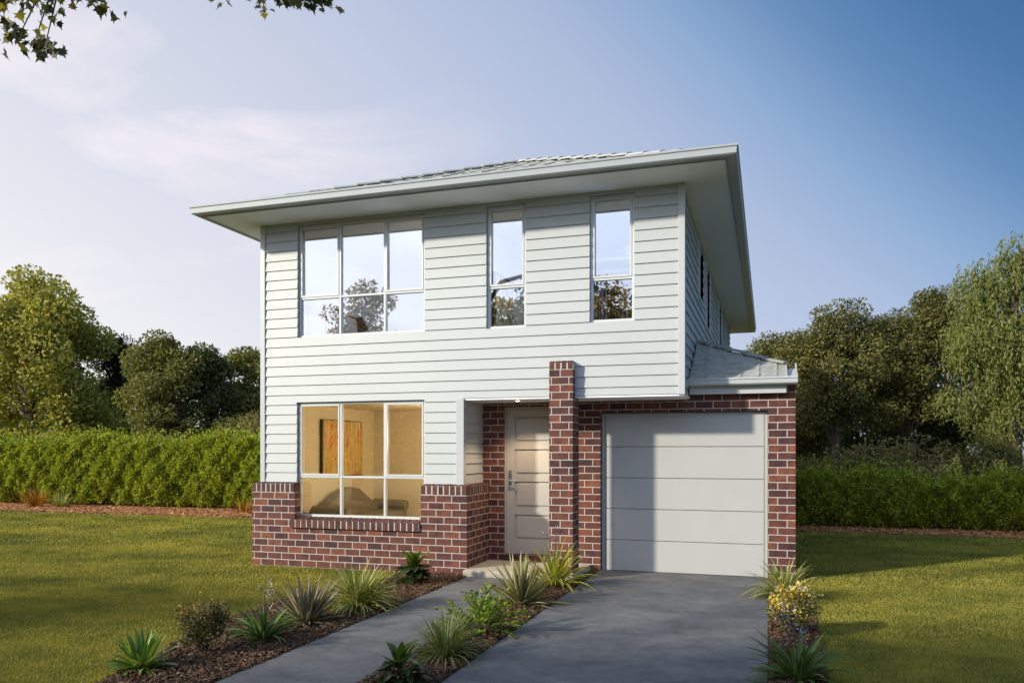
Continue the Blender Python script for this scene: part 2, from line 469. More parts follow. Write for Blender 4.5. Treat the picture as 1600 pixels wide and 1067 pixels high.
# entry door
mb = MB()
dx0, dx1, dz0, dz1, DY = -3.335, -2.47, .178, 2.105, YG + .05
pz = [(.375, .70), (.80, 1.14), (1.235, 1.57), (1.665, 2.0)]
px0, px1 = dx0 + .115, dx1 - .115
grid_wall(mb, (dx0, dx1), (dz0, dz1), [(px0, px1, a, b) for a, b in pz], DY, DY + .03)
for a, b in pz:
    mb.box(px0, px1, DY + .018, DY + .028, a, b)
    mb.box(px0 + .022, px1 - .022, DY + .003, DY + .018, a + .022, b - .022, bev=.008)
door = hp(mb, 'front_door', M_door)
mb = MB(); mb.box(-3.358, dx0 - .002, DY - .02, DY + .05, .173, 2.133, bev=.003); mb.box(dx1 + .002, -2.442, DY - .02, DY + .05, .173, 2.133, bev=.003)
mb.box(dx0, dx1, DY - .015, DY + .05, dz1 + .002, 2.132)
hp(mb, 'door_frame', M_door, door)
mb = MB(); mb.box(dx0 + .03, dx0 + .075, DY - .012, DY - .001, 1.10, 1.29, bev=.004)
mb.tube([(dx0 + .052, DY - .01, 1.15), (dx0 + .052, DY - .055, 1.15)], [.011, .011]); mb.tube([(dx0 + .052, DY - .05, 1.15), (dx0 + .17, DY - .05, 1.15)], [.010, .008])
mb.tube([(dx0 + .052, DY - .005, 1.24), (dx0 + .052, DY - .028, 1.24)], [.018, .016])
hp(mb, 'handle', M_metal, door)
# porch slab
mb = MB(); mb.box(-3.557, -2.17, 9.0, YG - .022, -.05, .088, bev=.006); hp(mb, 'porch_slab', M_conc_light)
# downlight in porch ceiling
mb = MB()
mb.tube([(-3.02, 9.53, 2.1855), (-3.02, 9.53, 2.181)], [.035, .035], 20)
dl = hp(mb, 'downlight', M_frame)
mb = MB(); mb.tube([(-3.02, 9.53, 2.1805), (-3.02, 9.53, 2.178)], [.024, .024], 16); hp(mb, 'lamp_lens', emit_mat('downlight_glow', (1, .8, .55), 14), dl)

# ----- windows
def window(name_, op, mull, transom, glass, blind=True, sash=(), YF=9.33, label=None):
    x0, x1, z0, z1 = op
    mb = MB(); w = .032
    e = .001
    mb.box(x0 + e, x1 - e, YF - .02, YF + .03, z1 - w, z1 - e, bev=.003); mb.box(x0 + e, x1 - e, YF - .02, YF + .03, z0 + e, z0 + w, bev=.003)
    mb.box(x0 + e, x0 + w, YF - .018, YF + .03, z0 + w, z1 - w, bev=.003); mb.box(x1 - w, x1 - e, YF - .018, YF + .03, z0 + w, z1 - w, bev=.003)
    for m_ in mull: mb.box(m_ - .016, m_ + .016, YF - .017, YF + .03, z0 + w, z1 - w, bev=.003)
    ed_ = [x0 + w] + [t for m_ in mull for t in (m_ - .016, m_ + .016)] + [x1 - w]
    for a, b in zip(ed_[::2], ed_[1::2]): mb.box(a, b, YF - .016, YF + .03, transom - .014, transom + .014, bev=.003)
    for a, b in sash:    # opening sash of upper light
        zt = transom + .0145; zz = z1 - w - .0005
        mb.box(a, b, YF - .026, YF + .0, zt, zt + .026, bev=.003); mb.box(a, b, YF - .026, YF, zz - .024, zz, bev=.003)
        mb.box(a, a + .024, YF - .025, YF, zt + .026, zz - .024, bev=.003); mb.box(b - .024, b, YF - .025, YF, zt + .026, zz - .024, bev=.003)
    f = hp(mb, 'window', M_frame)
    mb = MB(); mb.add([(x0 + .02, YF + .012, z0 + .02), (x1 - .02, YF + .012, z0 + .02), (x1 - .02, YF + .012, z1 - .02), (x0 + .02, YF + .012, z1 - .02)], [(0, 1, 2, 3)])
    hp(mb, 'pane', glass, f)
    if blind:
        mb = MB(); mb.box(x0 + .01, x1 - .01, YF + .055, YF + .062, z1 - .17, z1); mb.box(x0 + .01, x1 - .01, YF + .05, YF + .067, z1 - .18, z1 - .17)
        hp(mb, 'blind', M_blind, f)
    return f
window('w', up1, (-5.44, -4.78), 3.61, M_glass, sash=((-6.04, -5.457), (-4.763, -4.223)))
window('w', up2, (), 3.585, M_glass, sash=((-3.318, -2.868),))
window('w', up3, (), 3.60, M_glass, sash=((-2.003, -1.533),))
window('w', low, (-5.43, -4.78), 1.20, M_glass_low, blind=False, sash=((-6.05, -5.447), (-4.763, -4.223)))
for a, b, z0, z1 in side_w:
    mb = MB()
    mb.box(XR - .06, XR + .035, a - .03, a, z0, z1, bev=.003); mb.box(XR - .06, XR + .035, b, b + .03, z0, z1, bev=.003)
    mb.box(XR - .06, XR + .03, a, b, z0 - .03, z0); mb.box(XR - .06, XR - .02, a, b, z0, z0 + .035); mb.box(XR - .06, XR - .02, a, b, z1 - .035, z1)
    f = hp(mb, 'window', M_frame)
    mb = MB(); mb.add([(XR - .04, a, z0), (XR - .04, b, z0), (XR - .04, b, z1), (XR - .04, a, z1)], [(0, 1, 2, 3)]); hp(mb, 'pane', M_glass_side, f)
    mb = MB(); mb.box(XR - .098, XR - .09, a, b, z0, z1); hp(mb, 'blind', M_blind, f)

# ----- rooms seen through the glass
def room(name, x0, x1, y0, y1, z0, z1, m, floor):
    mb = MB()
    v = [(x, y, z) for z in (z0, z1) for y in (y0, y1) for x in (x0, x1)]
    mb.add(v, [(4, 5, 7, 6), (2, 3, 7, 6), (0, 2, 6, 4), (1, 5, 7, 3)], 0); mb.add(v, [(0, 1, 3, 2)], 1)
    hp(mb, name, [m, floor])
M_floor = painted('carpet', (.42, .36, .29), .95, .08, 10, .3)
room('bedroom_lining', -6.5, -3.7, 9.385, 12.25, 2.45, 4.60, M_white, M_floor)
room('study_lining', -3.6, -2.4, 9.385, 11.2, 2.45, 4.60, M_white, M_floor)
room('wardrobe_lining', -2.3, -1.1, 9.385, 10.6, 2.45, 4.60, M_white, M_floor)
room('lounge_lining', -6.5, -3.8, 9.385, 12.25, .1, 2.225, M_warmwall, M_floor)

# ----- eaves, gutter, roofs
def ring(mb, prof, x0, x1, y0, y1, mi=0, closed=True):
    """sweep a profile (outward offset, z) round a rectangle with mitred corners"""
    n = len(prof); b = []
    for d, z in prof:
        b += [(x0 - d, y0 - d, z), (x1 + d, y0 - d, z), (x1 + d, y1 + d, z), (x0 - d, y1 + d, z)]
    fs = []
    for i in range(n if closed else n - 1):
        j = (i + 1) % n
        for k in range(4):
            k2 = (k + 1) % 4
            fs.append((i * 4 + k, i * 4 + k2, j * 4 + k2, j * 4 + k))
    mb.add(b, fs, mi)
EX0, EX1, EY0, EY1 = -7.09, -.42, 8.63, 21.5
mb = MB(); ring(mb, [(0, 4.628), (0, 4.74), (-.02, 4.74), (-.02, 4.628)], EX0, EX1, EY0, EY1); hp(mb, 'fascia', M_gutter)
mb = MB(); ring(mb, [(-.021, 4.638), (-.021, 4.65), (-.75, 4.65), (-.75, 4.638)], EX0, EX1, EY0, EY1); hp(mb, 'eaves_soffit', M_soffit)
mb = MB(); ring(mb, [(.002, 4.640), (.085, 4.640), (.105, 4.655), (.110, 4.715), (.122, 4.724), (.124, 4.743), (.112, 4.748), (.104, 4.742), (.098, 4.66), (.08, 4.647), (.004, 4.647)], EX0, EX1, EY0, EY1)
hp(mb, 'gutter', M_gutter)

def tiles(mb, o, u, v, nu, nv, tw, tl, planes, lip=.013, roll=.012, rot=None):
    """overlapping roof tiles on the plane o + i*u + j*v, cut by planes (point, outward normal)"""
    u = Vector(u).normalized(); v = Vector(v).normalized(); n = u.cross(v)
    if n.z < 0: n = -n
    bm = bmesh.new()
    prof = [(0, 0), (.12, .004), (.5, -.002), (.80, .004), (.88, 1.0), (.97, 1.0), (1.0, .2)]
    for j in range(nv):
        for i in range(nu):
            rows = []
            q = random.uniform(-.003, .003)
            for s_, h in ((0, lip + .008), (1.08, .008)):
                for a, r_ in prof:
                    p = Vector(o) + u * (i + a) * tw + v * (j + s_) * tl + n * (h + r_ * roll + q)
                    rows.append(bm.verts.new(p))
            k = len(prof)
            for a in range(k - 1): bm.faces.new((rows[a], rows[a + 1], rows[k + a + 1], rows[k + a]))
            low_ = [bm.verts.new(Vector(o) + u * (i + a) * tw + v * j * tl + n * -.01) for a, _ in prof]
            for a in range(k - 1): bm.faces.new((low_[a], low_[a + 1], rows[a + 1], rows[a]))
    for p, nn in planes:
        bmesh.ops.bisect_plane(bm, geom=bm.verts[:] + bm.edges[:] + bm.faces[:], plane_co=p, plane_no=nn, clear_outer=True)
    mb.bm(bm)
RX0, RX1, RY0, RY1, RZ = -7.15, -.36, 8.57, 21.56, 4.675
pt = math.tan(R(23.0)); half = (RX1 - RX0) / 2; xm = (RX0 + RX1) / 2; ch, sh = math.cos(R(23)), math.sin(R(23))
zr = RZ + half * pt
mb = MB()
mb.add([(RX0, RY0, RZ - .01), (RX1, RY0, RZ - .01), (RX1, RY1, RZ - .01), (RX0, RY1, RZ - .01), (xm, RY0 + half, zr - .01), (xm, RY1 - half, zr - .01)],
       [(0, 1, 4), (1, 2, 5, 4), (2, 3, 5), (3, 0, 4, 5)])
s2 = .70710678
tiles(mb, (RX0, RY0, RZ), (1, 0, 0), (0, ch, sh), 24, 12, .29, .31, [((RX0, RY0, 0), (-s2, s2, 0)), ((RX1, RY0, 0), (s2, s2, 0))])
tiles(mb, (RX1, RY0, RZ), (0, 1, 0), (-ch, 0, sh), 45, 12, .29, .31, [((RX1, RY0, 0), (-s2, -s2, 0)), ((RX1, RY1, 0), (-s2, s2, 0))])
tiles(mb, (RX0, RY1, RZ), (0, -1, 0), (ch, 0, sh), 45, 12, .29, .31, [((RX0, RY0, 0), (s2, -s2, 0)), ((RX0, RY1, 0), (s2, s2, 0))])
roof = hp(mb, 'roof', M_tile)
def ridge_caps(mb, p, q, L=.34, w=.075):
    p, q = Vector(p), Vector(q); d = q - p; n = max(1, int(d.length / L)); t = d.normalized()
    side = t.cross(Vector((0, 0, 1))).normalized(); up = side.cross(t)
    for i in range(n):
        a = p + d * (i / n); b_ = p + d * ((i + 1.06) / n)
        vs = []
        for c_, h in ((a, .02), (b_, .004)):
            for k in range(7):
                an = math.pi * k / 6
                vs.append(c_ + side * math.cos(an) * w + up * (math.sin(an) * w * .55 + h))
        fs = [(k, k + 1, k + 8, k + 7) for k in range(6)] + [tuple(range(7))]
        mb.add(vs, fs)
mb = MB()
for c_ in ((RX0, RY0), (RX1, RY0)): ridge_caps(mb, Vector((c_[0], c_[1], RZ + .005)).lerp(Vector((xm, RY0 + half, zr + .005)), .10), (xm, RY0 + half, zr + .005))
for c_ in ((RX0, RY1), (RX1, RY1)): ridge_caps(mb, (c_[0], c_[1], RZ + .02), (xm, RY1 - half, zr + .03))
ridge_caps(mb, (xm, RY0 + half, zr + .005), (xm, RY1 - half, zr + .005))
hp(mb, 'ridge_capping', M_tile, roof)

# garage lean-to roof
GA = Vector((XR + .0, 9.80, 2.41)); sl = .51; L_ = math.hypot(1, sl)
hipA, hipB = Vector((.2, 10.13, 2.585)), Vector((XR, 11.0, 3.03))
mb = MB()
hd = (hipB - hipA); hn = Vector((-hd.y, hd.x, 0)).normalized()
if hn.y < 0: hn = -hn
tiles(mb, (XR + .025, 9.80, 2.405), (1, 0, 0), (0, 1 / L_, sl / L_), 6, 10, .205, .155, [(hipA, hn), (Vector((.2, 0, 0)), Vector((1, 0, 0)))], lip=.02, roll=.012)
mb.add([(XR + .02, 9.8, 2.40), (.195, 9.8, 2.40), (.195, 10.13, 2.57), (XR + .02, 11.0, 3.01)], [(0, 1, 2, 3)])
mb.add([(.195, 10.13, 2.57), (.195, 19, 2.45), (XR + .02, 19, 3.01), (XR + .02, 11.0, 3.01)], [(0, 1, 2, 3)])
groof = hp(mb, 'garage_roof', M_tile)
mb = MB(); ridge_caps(mb, hipA + Vector((0, 0, .0)), hipB, .30, .06); hp(mb, 'ridge_capping', M_ridge, groof)
mb = MB()
def sweep_x(mb, prof, x0, x1):
    n = len(prof)
    mb.add([(x, y, z) for x in (x0, x1) for y, z in prof], [(i, (i + 1) % n, n + (i + 1) % n, n + i) for i in range(n)] + [tuple(range(n)), tuple(range(2 * n - 1, n - 1, -1))])
sweep_x(mb, [(9.865, 2.335), (9.775, 2.335), (9.757, 2.35), (9.753, 2.395), (9.742, 2.402), (9.742, 2.420), (9.752, 2.424), (9.76, 2.418), (9.765, 2.36), (9.865, 2.345)], XR + .004, .328)
hp(mb, 'garage_gutter', M_trim)
mb = MB(); mb.box(XR + .021, .205, 9.867, 9.882, 2.235, 2.40, bev=.003); mb.box(XR + .021, .195, 9.8825, YG + .002, 2.243, 2.256)
hp(mb, 'garage_fascia', M_trim)
mb = MB()
for x0, x1 in ((.197, .213), (.308, .326)):
    zt = lambda y: 2.425 + (y - 9.78) * .51 + (.0)
    mb.add([(x, y, z) for x in (x0, x1) for y, z in ((9.78, 2.40), (10.2, 2.40), (10.2, zt(10.2) - .02), (10.12, zt(10.12)), (9.78, zt(9.78) + .02))],
           [(0, 1, 2, 3, 4), (9, 8, 7, 6, 5)] + [(i, (i + 1) % 5, 5 + (i + 1) % 5, 5 + i) for i in range(5)])
mb.add([(.214, 9.79, 2.41), (.307, 9.79, 2.41), (.307, 10.2, 2.55), (.214, 10.2, 2.55), (.307, 19, 2.4), (.214, 19, 2.4)], [(0, 1, 2, 3), (3, 2, 4, 5)])
hp(mb, 'verge_gutter', M_trim)

# ------------------------------------------------------------------ things inside the rooms
def painting_mat():
    m, nt, b = mat('autumn_painting')
    tc = nt.nodes.new('ShaderNodeTexCoord')
    mp = nt.nodes.new('ShaderNodeMapping'); mp.inputs['Scale'].default_value = (1, 15, .4); nt.links.new(tc.outputs['Object'], mp.inputs[0])
    st = N(nt, 'ShaderNodeTexNoise', Scale=1.6, Detail=3); nt.links.new(mp.outputs[0], st.inputs[0])
    bl = N(nt, 'ShaderNodeTexNoise', Scale=9, Detail=8, Roughness=.8); nt.links.new(tc.outputs['Object'], bl.inputs[0])
    c1 = ramp(nt, [(.3, (.10, .09, .03)), (.42, (.5, .33, .05)), (.5, (.70, .45, .08)), (.57, (.62, .10, .02)), (.7, (.35, .03, .01))], bl.outputs[0])
    c2 = ramp(nt, [(.36, (.6, .5, .25)), (.40, (.04, .03, .02)), (.45, (0, 0, 0)), (.54, (0, 0, 0)), (.555, (.04, .03, .02)), (.575, (.7, .62, .36)), (.64, (.75, .65, .42)), (.66, (.05, .03, .02))], st.outputs[0])
    mk = ramp(nt, [(.40, (1, 1, 1)), (.42, (0, 0, 0)), (.54, (0, 0, 0)), (.55, (1, 1, 1))], st.outputs[0])
    mx = N(nt, 'ShaderNodeMix', data_type='RGBA'); nt.links.new(mk.outputs[0], mx.inputs[0]); nt.links.new(c1.outputs[0], mx.inputs[6]); nt.links.new(c2.outputs[0], mx.inputs[7])
    nt.links.new(mx.outputs[2], b.inputs['Base Color']); b.inputs['Roughness'].default_value = .6
    return m
t = empty('wall_painting', (-6.49, 11.13, 1.59), 'orange and yellow autumn woodland canvas hanging in the lower lit room', 'painting')
mb = MB(); mb.box(0, .045, -.62, .62, -.44, .44, bev=.003); mb.build('canvas_edge', M_black, t)
mb = MB(); mb.box(.0455, .05, -.605, .605, -.43, .43); mb.build('canvas', painting_mat(), t)
# sofa along the left wall of the lower room
t = empty('sofa', (-6.40, 11.05, .1), 'taupe camelback sofa inside the lower lit room', 'sofa')
mb = MB(); mb.box(.05, .62, -1.0, 1.0, .1, .33, bev=.03); mb.build('sofa_base', M_sofa, t)
mb = MB(); mb.box(.16, .66, -.88, -.01, .335, .46, bev=.04); mb.box(.16, .66, .01, .88, .335, .46, bev=.04); mb.build('seat_cushion', M_sofa, t)
mb = MB()
prof = [(-1.0, .58), (-.75, .60), (-.5, .72), (-.25, .84), (0, .88), (.25, .84), (.5, .72), (.75, .60), (1.0, .58)]
vs = []
for y, z in prof: vs += [(0, y, .15), (.17, y, .15), (.15, y, z), (.02, y, z)]
mb.add(vs, [(i * 4 + k, i * 4 + (k + 1) % 4, i * 4 + 4 + (k + 1) % 4, i * 4 + 4 + k) for i in range(8) for k in range(4)] + [(0, 1, 2, 3), (35, 34, 33, 32)])
mb.build('backrest', M_sofa, t)
for s in (-1, 1):
    mb = MB(); mb.tube([(.05, s * .95, .56), (.64, s * .95, .54), (.66, s * .95, .54)], [.085, .085, .06], 14); mb.box(.1, .63, s * .95 - .06, s * .95 + .06, .12, .5, bev=.015); mb.build('arm', M_sofa, t)
for x, y in ((.1, -.9), (.1, .9), (.58, -.9), (.58, .9)):
    mb = MB(); mb.tube([(x, y, .12), (x, y, 0)], [.03, .02]); mb.build('leg', M_black, t)
# bed + arc lamp + cushion upstairs
t = empty('bed', (-5.4, 11.4, 2.45), 'white made bed inside the upper left room', 'bed')
mb = MB(); mb.box(-.75, .75, -.8, .8, .1, .42, bev=.04); mb.build('mattress', M_white, t)
mb = MB(); mb.box(.2, .72, -.75, -.1, .43, .68, bev=.06); mb.build('pillow', M_white, t)
mb = MB(); mb.box(.2, .72, .1, .75, .43, .68, bev=.06); mb.build('pillow', M_white, t)
mb = MB(); mb.box(-.78, .78, .82, .9, 0, .95, bev=.02); mb.build('headboard', painted('brown_fabric', (.10, .06, .035), .9, .1, 6), t)
t = empty('floor_lamp', (-6.2, 10.2, 2.45), 'black angled floor lamp behind the upper left window', 'lamp')
mb = MB(); mb.tube([(0, 0, 0), (0, 0, .02)], [.14, .14], 16); mb.tube([(0, 0, .02), (0, 0, 1.25)], [.012, .012]); mb.tube([(-.05, 0, 1.27), (.55, .1, .98)], [.012, .012]); mb.build('lamp_stand', M_black, t)
mb = MB(); mb.tube([(.5, .09, 1.04), (.56, .1, .86)], [.05, .085], 14); mb.build('lamp_shade', M_black, t)
t = empty('framed_picture', (-3.585, 10.55, 3.55), 'black framed colourful picture behind the upper middle window', 'picture')
def pic_mat():
    m, nt, b = mat('abstract_print'); n = noise(nt, 6, 5, .7)
    r = ramp(nt, [(.3, (.05, .2, .25)), (.42, (.2, .3, .05)), (.5, (.8, .8, .75)), (.6, (.7, .3, .08)), (.7, (.5, .4, .1))], n.outputs[0]); nt.links.new(r.outputs[0], b.inputs['Base Color'])
    return m
mb = MB(); mb.box(0, .04, -.4, .4, -.45, .45, bev=.004); mb.build('picture_frame', M_black, t)
mb = MB(); mb.box(.0405, .045, -.36, .36, -.41, .41); mb.build('print', pic_mat(), t)
t = empty('wardrobe_shelf', (-1.7, 10.3, 4.0), 'white wardrobe shelf with hanging rail behind the upper right window', 'shelf')
mb = MB(); mb.box(-.58, .58, -.25, .28, 0, .03, bev=.003); mb.build('shelf_board', M_white, t)
mb = MB(); mb.tube([(-.58, 0, -.12), (.58, 0, -.12)], [.014, .014]); mb.build('rail', M_metal, t)
M_towel = painted('aqua_towel', (.25, .5, .58), .9, .2, 8, .3)
t = empty('towel_stack', (-1.6, 10.25, 4.032), 'folded aqua towels stacked on the wardrobe shelf', 'towels')
for k in range(4):
    mb = MB(); mb.box(-.17, .17 , -.13, .13, k * .036, k * .036 + .034, bev=.012); mb.build('towel', M_towel if k % 2 == 0 else M_white, t)
for k, (x, c, ln) in enumerate(((-2.2, (.7, .7, .75), .75), (-2.12, (.62, .64, .72), .8), (-2.03, (.75, .74, .72), .7), (-1.93, (.3, .24, .2), .85), (-1.84, (.24, .2, .15), .8), (-1.75, (.4, .34, .26), .9), (-1.64, (.14, .14, .16), .8), (-1.52, (.3, .26, .2), .85), (-1.42, (.2, .17, .14), .8))):
    cols = ['white', 'pale blue', 'cream', 'brown', 'dark brown', 'tan', 'charcoal', 'taupe', 'dark taupe']
    t = empty('hanging_garment', (x, 10.3, 3.87), cols[k] + ' garment on the wardrobe rail behind the upper right window', 'clothing', 'clothes on the wardrobe rail')
    mb = MB()
    n_ = 9
    vs = []
    for sgn in (-1, 1):
        for i in range(n_):
            yy = -.2 + .4 * i / (n_ - 1); fold = .012 * math.sin(i * 2.3 + k)
            vs += [(sgn * .022 + fold, yy, -.03 - .09 * abs(yy) / .2), (sgn * .028 + fold * 1.6, yy * 1.15, -ln)]
    fs = [(s_ * n_ * 2 + i * 2, s_ * n_ * 2 + i * 2 + 1, s_ * n_ * 2 + i * 2 + 3, s_ * n_ * 2 + i * 2 + 2) for s_ in (0, 1) for i in range(n_ - 1)]
    mb.add(vs, fs); mb.build('garment', painted('cloth_' + cols[k].replace(' ', '_'), c, .9, .1, 8), t, True)

# ------------------------------------------------------------------ ground
def sheet(name, pts, z, m, label, cat):
    me = bpy.data.meshes.new(name); me.from_pydata([(x, y, z) for x, y in pts], [], [list(range(len(pts)))]); me.update()
    o = link_mesh(name, me, m); tag(o, label, cat, kind='structure'); return o
sheet('lawn', [(-250, -120), (250, -120), (250, 300), (-250, 300)], 0, M_lawn, 'olive green mown lawn around the house', 'lawn')
def slab(name, x0, x1, y0, y1, z, label):
    mb = MB(); mb.box(x0, x1, y0, y1, -.08, z, bev=.004); o = mb.build(name, M_drive); return tag(o, label, 'paving', kind='structure')
slab('driveway', -2.07, 0.0, -7.0, 10.06, .012, 'wide grey concrete driveway leading to the garage door')
slab('path', -3.5, -2.58, -7.0, 8.998, .012, 'narrow grey concrete path leading to the porch')
left_bed = [(-3.505, 9.13), (-3.95, 9.13), (-4.25, 8.85), (-4.5, 8.3), (-4.72, 7.5), (-4.78, 6.9), (-4.72, 6.1), (-4.58, 5.4), (-4.42, 4.8), (-4.25, 4.2), (-4.1, 3.5), (-4.1, -2), (-3.505, -2)]
mid_bed = [(-2.575, -3), (-2.075, -3), (-2.075, 9.95), (-2.165, 9.95), (-2.165, 8.99), (-2.575, 8.99)]
right_bed = [(.003, -2), (.36, -2), (.38, 5), (.40, 7), (.42, 8.7), (.36, 9.5), (.33, 9.97), (.003, 9.97)]
for nm, pts, lb in (('mulch_bed', left_bed, 'bark mulch bed between the lawn and the path'), ('mulch_bed', mid_bed, 'bark mulch bed between the path and the driveway'), ('mulch_bed', right_bed, 'narrow bark mulch bed right of the driveway')):
    sheet(nm, pts, .006, M_mulch, lb, 'garden bed')
HB_L = [(-60, 15.3), (-6.71, 15.3), (-6.71, 19.5), (-60, 19.5)]
HB_R = [(.33, 16.1), (.32, 19.5), (40, 19.5), (40, 15.4)]
sheet('hedge_bed', HB_L, .006, M_redmulch, 'red mulch strip along the left hedge', 'garden bed')
sheet('hedge_bed', HB_R, .006, M_redmulch, 'red mulch strip along the right hedge', 'garden bed')

def inside(pts, x, y):
    r = np.zeros(len(x), bool); n = len(pts); j = n - 1
    for i in range(n):
        xi, yi = pts[i]; xj, yj = pts[j]
        c = ((yi > y) != (yj > y)) & (x < (xj - xi) * (y - yi) / (yj - yi + 1e-12) + xi)
        r ^= c; j = i
    return r
def chips(name, poly, n, m, label, size, box=None):
    xs = [p[0] for p in poly]; ys = [p[1] for p in poly]
    b = box or (min(xs), max(xs), max(min(ys), 3.2), max(ys))
    x = rng.uniform(b[0], b[1], n); y = rng.uniform(b[2], b[3], n)
    k = inside(poly, x, y); x, y = x[k], y[k]; n = len(x)
    L = rng.uniform(.4, 1.3, n) * size; W = L * rng.uniform(.25, .5, n); a = rng.uniform(0, 6.283, n)
    z = rng.uniform(.008, .03, n)
    d = np.stack([np.cos(a), np.sin(a), rng.uniform(-.4, .4, n)], 1); s = np.stack([-np.sin(a), np.cos(a), rng.uniform(-.4, .4, n)], 1)
    c = np.stack([x, y, z], 1)
    v = np.stack([c - d * L[:, None] / 2 - s * W[:, None] / 2, c + d * L[:, None] / 2 - s * W[:, None] / 2 * .6, c + d * L[:, None] / 2 + s * W[:, None] / 2, c - d * L[:, None] / 2 + s * W[:, None] / 2 * .7, c + np.array([0, 0, .012])], 1)
    f = np.array([(0, 1, 4), (1, 2, 4), (2, 3, 4), (3, 0, 4)])
    idx = (np.arange(n) * 5)[:, None, None] + f[None]
    o = np_mesh(name, v.reshape(-1, 3), idx.reshape(-1, 3), m)
    tag(o, label, 'mulch', kind='stuff')
chips('bark_chips', left_bed, 16000, M_chip, 'brown bark chips in the bed left of the path', .04)
chips('bark_chips', mid_bed, 9000, M_chip, 'brown bark chips between path and driveway', .04)
chips('bark_chips', right_bed, 6000, M_chip, 'brown bark chips beside the right edge of the driveway', .04)
chips('bark_chips', HB_L, 26000, M_redchip, 'orange red bark chips under the left hedge', .08, (-26, -6.7, 15.3, 18.2))
chips('bark_chips', HB_R, 12000, M_redchip, 'orange red bark chips under the right hedge', .08, (.33, 9, 15.4, 18))

# grass blades
M_grass = leaf_mat('grass_blade', [(0, (.27, .275, .052)), (.5, (.325, .315, .062)), (.9, (.375, .35, .08)), (1, (.44, .39, .14))], .3, .6, 1.2, .15)
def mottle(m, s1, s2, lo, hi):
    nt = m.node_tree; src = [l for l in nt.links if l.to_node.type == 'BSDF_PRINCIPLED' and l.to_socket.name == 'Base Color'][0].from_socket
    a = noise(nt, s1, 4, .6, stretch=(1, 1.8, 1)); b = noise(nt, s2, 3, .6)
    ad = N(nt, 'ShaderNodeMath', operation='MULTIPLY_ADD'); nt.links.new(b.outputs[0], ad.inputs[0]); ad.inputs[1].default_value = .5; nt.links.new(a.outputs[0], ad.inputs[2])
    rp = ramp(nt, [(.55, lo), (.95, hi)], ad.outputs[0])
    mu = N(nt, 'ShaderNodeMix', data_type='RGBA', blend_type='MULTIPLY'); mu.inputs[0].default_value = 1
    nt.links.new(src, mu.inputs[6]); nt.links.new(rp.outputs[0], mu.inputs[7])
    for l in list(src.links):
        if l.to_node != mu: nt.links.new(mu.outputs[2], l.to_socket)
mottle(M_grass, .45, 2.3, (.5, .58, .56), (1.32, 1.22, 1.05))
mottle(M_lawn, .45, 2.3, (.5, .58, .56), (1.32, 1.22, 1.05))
FY = np.array([-math.sin(R(18)), math.cos(R(18))]); FX = np.array([math.cos(R(18)), math.sin(R(18))])
def grass():
    V = []
    for (zc0, zc1, n, h, w) in ((2.5, 4.2, 70000, .016, .0032), (4.2, 6.5, 210000, .016, .0032), (6.5, 9, 220000, .018, .0040), (9, 13, 200000, .021, .0065), (13, 19, 160000, .03, .012), (19, 30, 70000, .04, .022)):
        zc = np.sqrt(rng.uniform(zc0 ** 2, zc1 ** 2, n)); u = rng.uniform(-.95, .9, n)
        p = zc[:, None] * FY + (u * zc)[:, None] * FX
        x, y = p[:, 0], p[:, 1]
        k = ~((x > -3.49) & (x < .0) & (y < 10.2))
        k &= ~((x > -6.72) & (x < .32) & (y > 9.12))
        xj = x + rng.normal(0, .022, n); yj = y + rng.normal(0, .022, n)
        for b in (left_bed, right_bed): k &= ~inside(b, xj, yj)
        for b in (HB_L, HB_R): k &= ~inside(b, x, y + rng.normal(0, .06, n))
        k &= y < 16.2
        x, y = x[k], y[k]; m = len(x)
        # tufty variation
        hh = h * rng.uniform(.5, 1.25, m); a = rng.uniform(0, 6.283, m); ww = w * rng.uniform(.6, 1.3, m)
        le = rng.normal(0, .45, (m, 2)) * hh[:, None]
        b0 = np.stack([x + np.cos(a) * ww, y + np.sin(a) * ww, np.zeros(m)], 1); b1 = np.stack([x - np.cos(a) * ww, y - np.sin(a) * ww, np.zeros(m)], 1)
        tp = np.stack([x + le[:, 0], y + le[:, 1], hh], 1)
        V.append(np.stack([b0, b1, tp], 1))
    V = np.concatenate(V).reshape(-1, 3)
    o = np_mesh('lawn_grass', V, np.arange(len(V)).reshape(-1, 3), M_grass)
    tag(o, 'short olive green grass blades over the lawn', 'grass', kind='stuff')
grass()

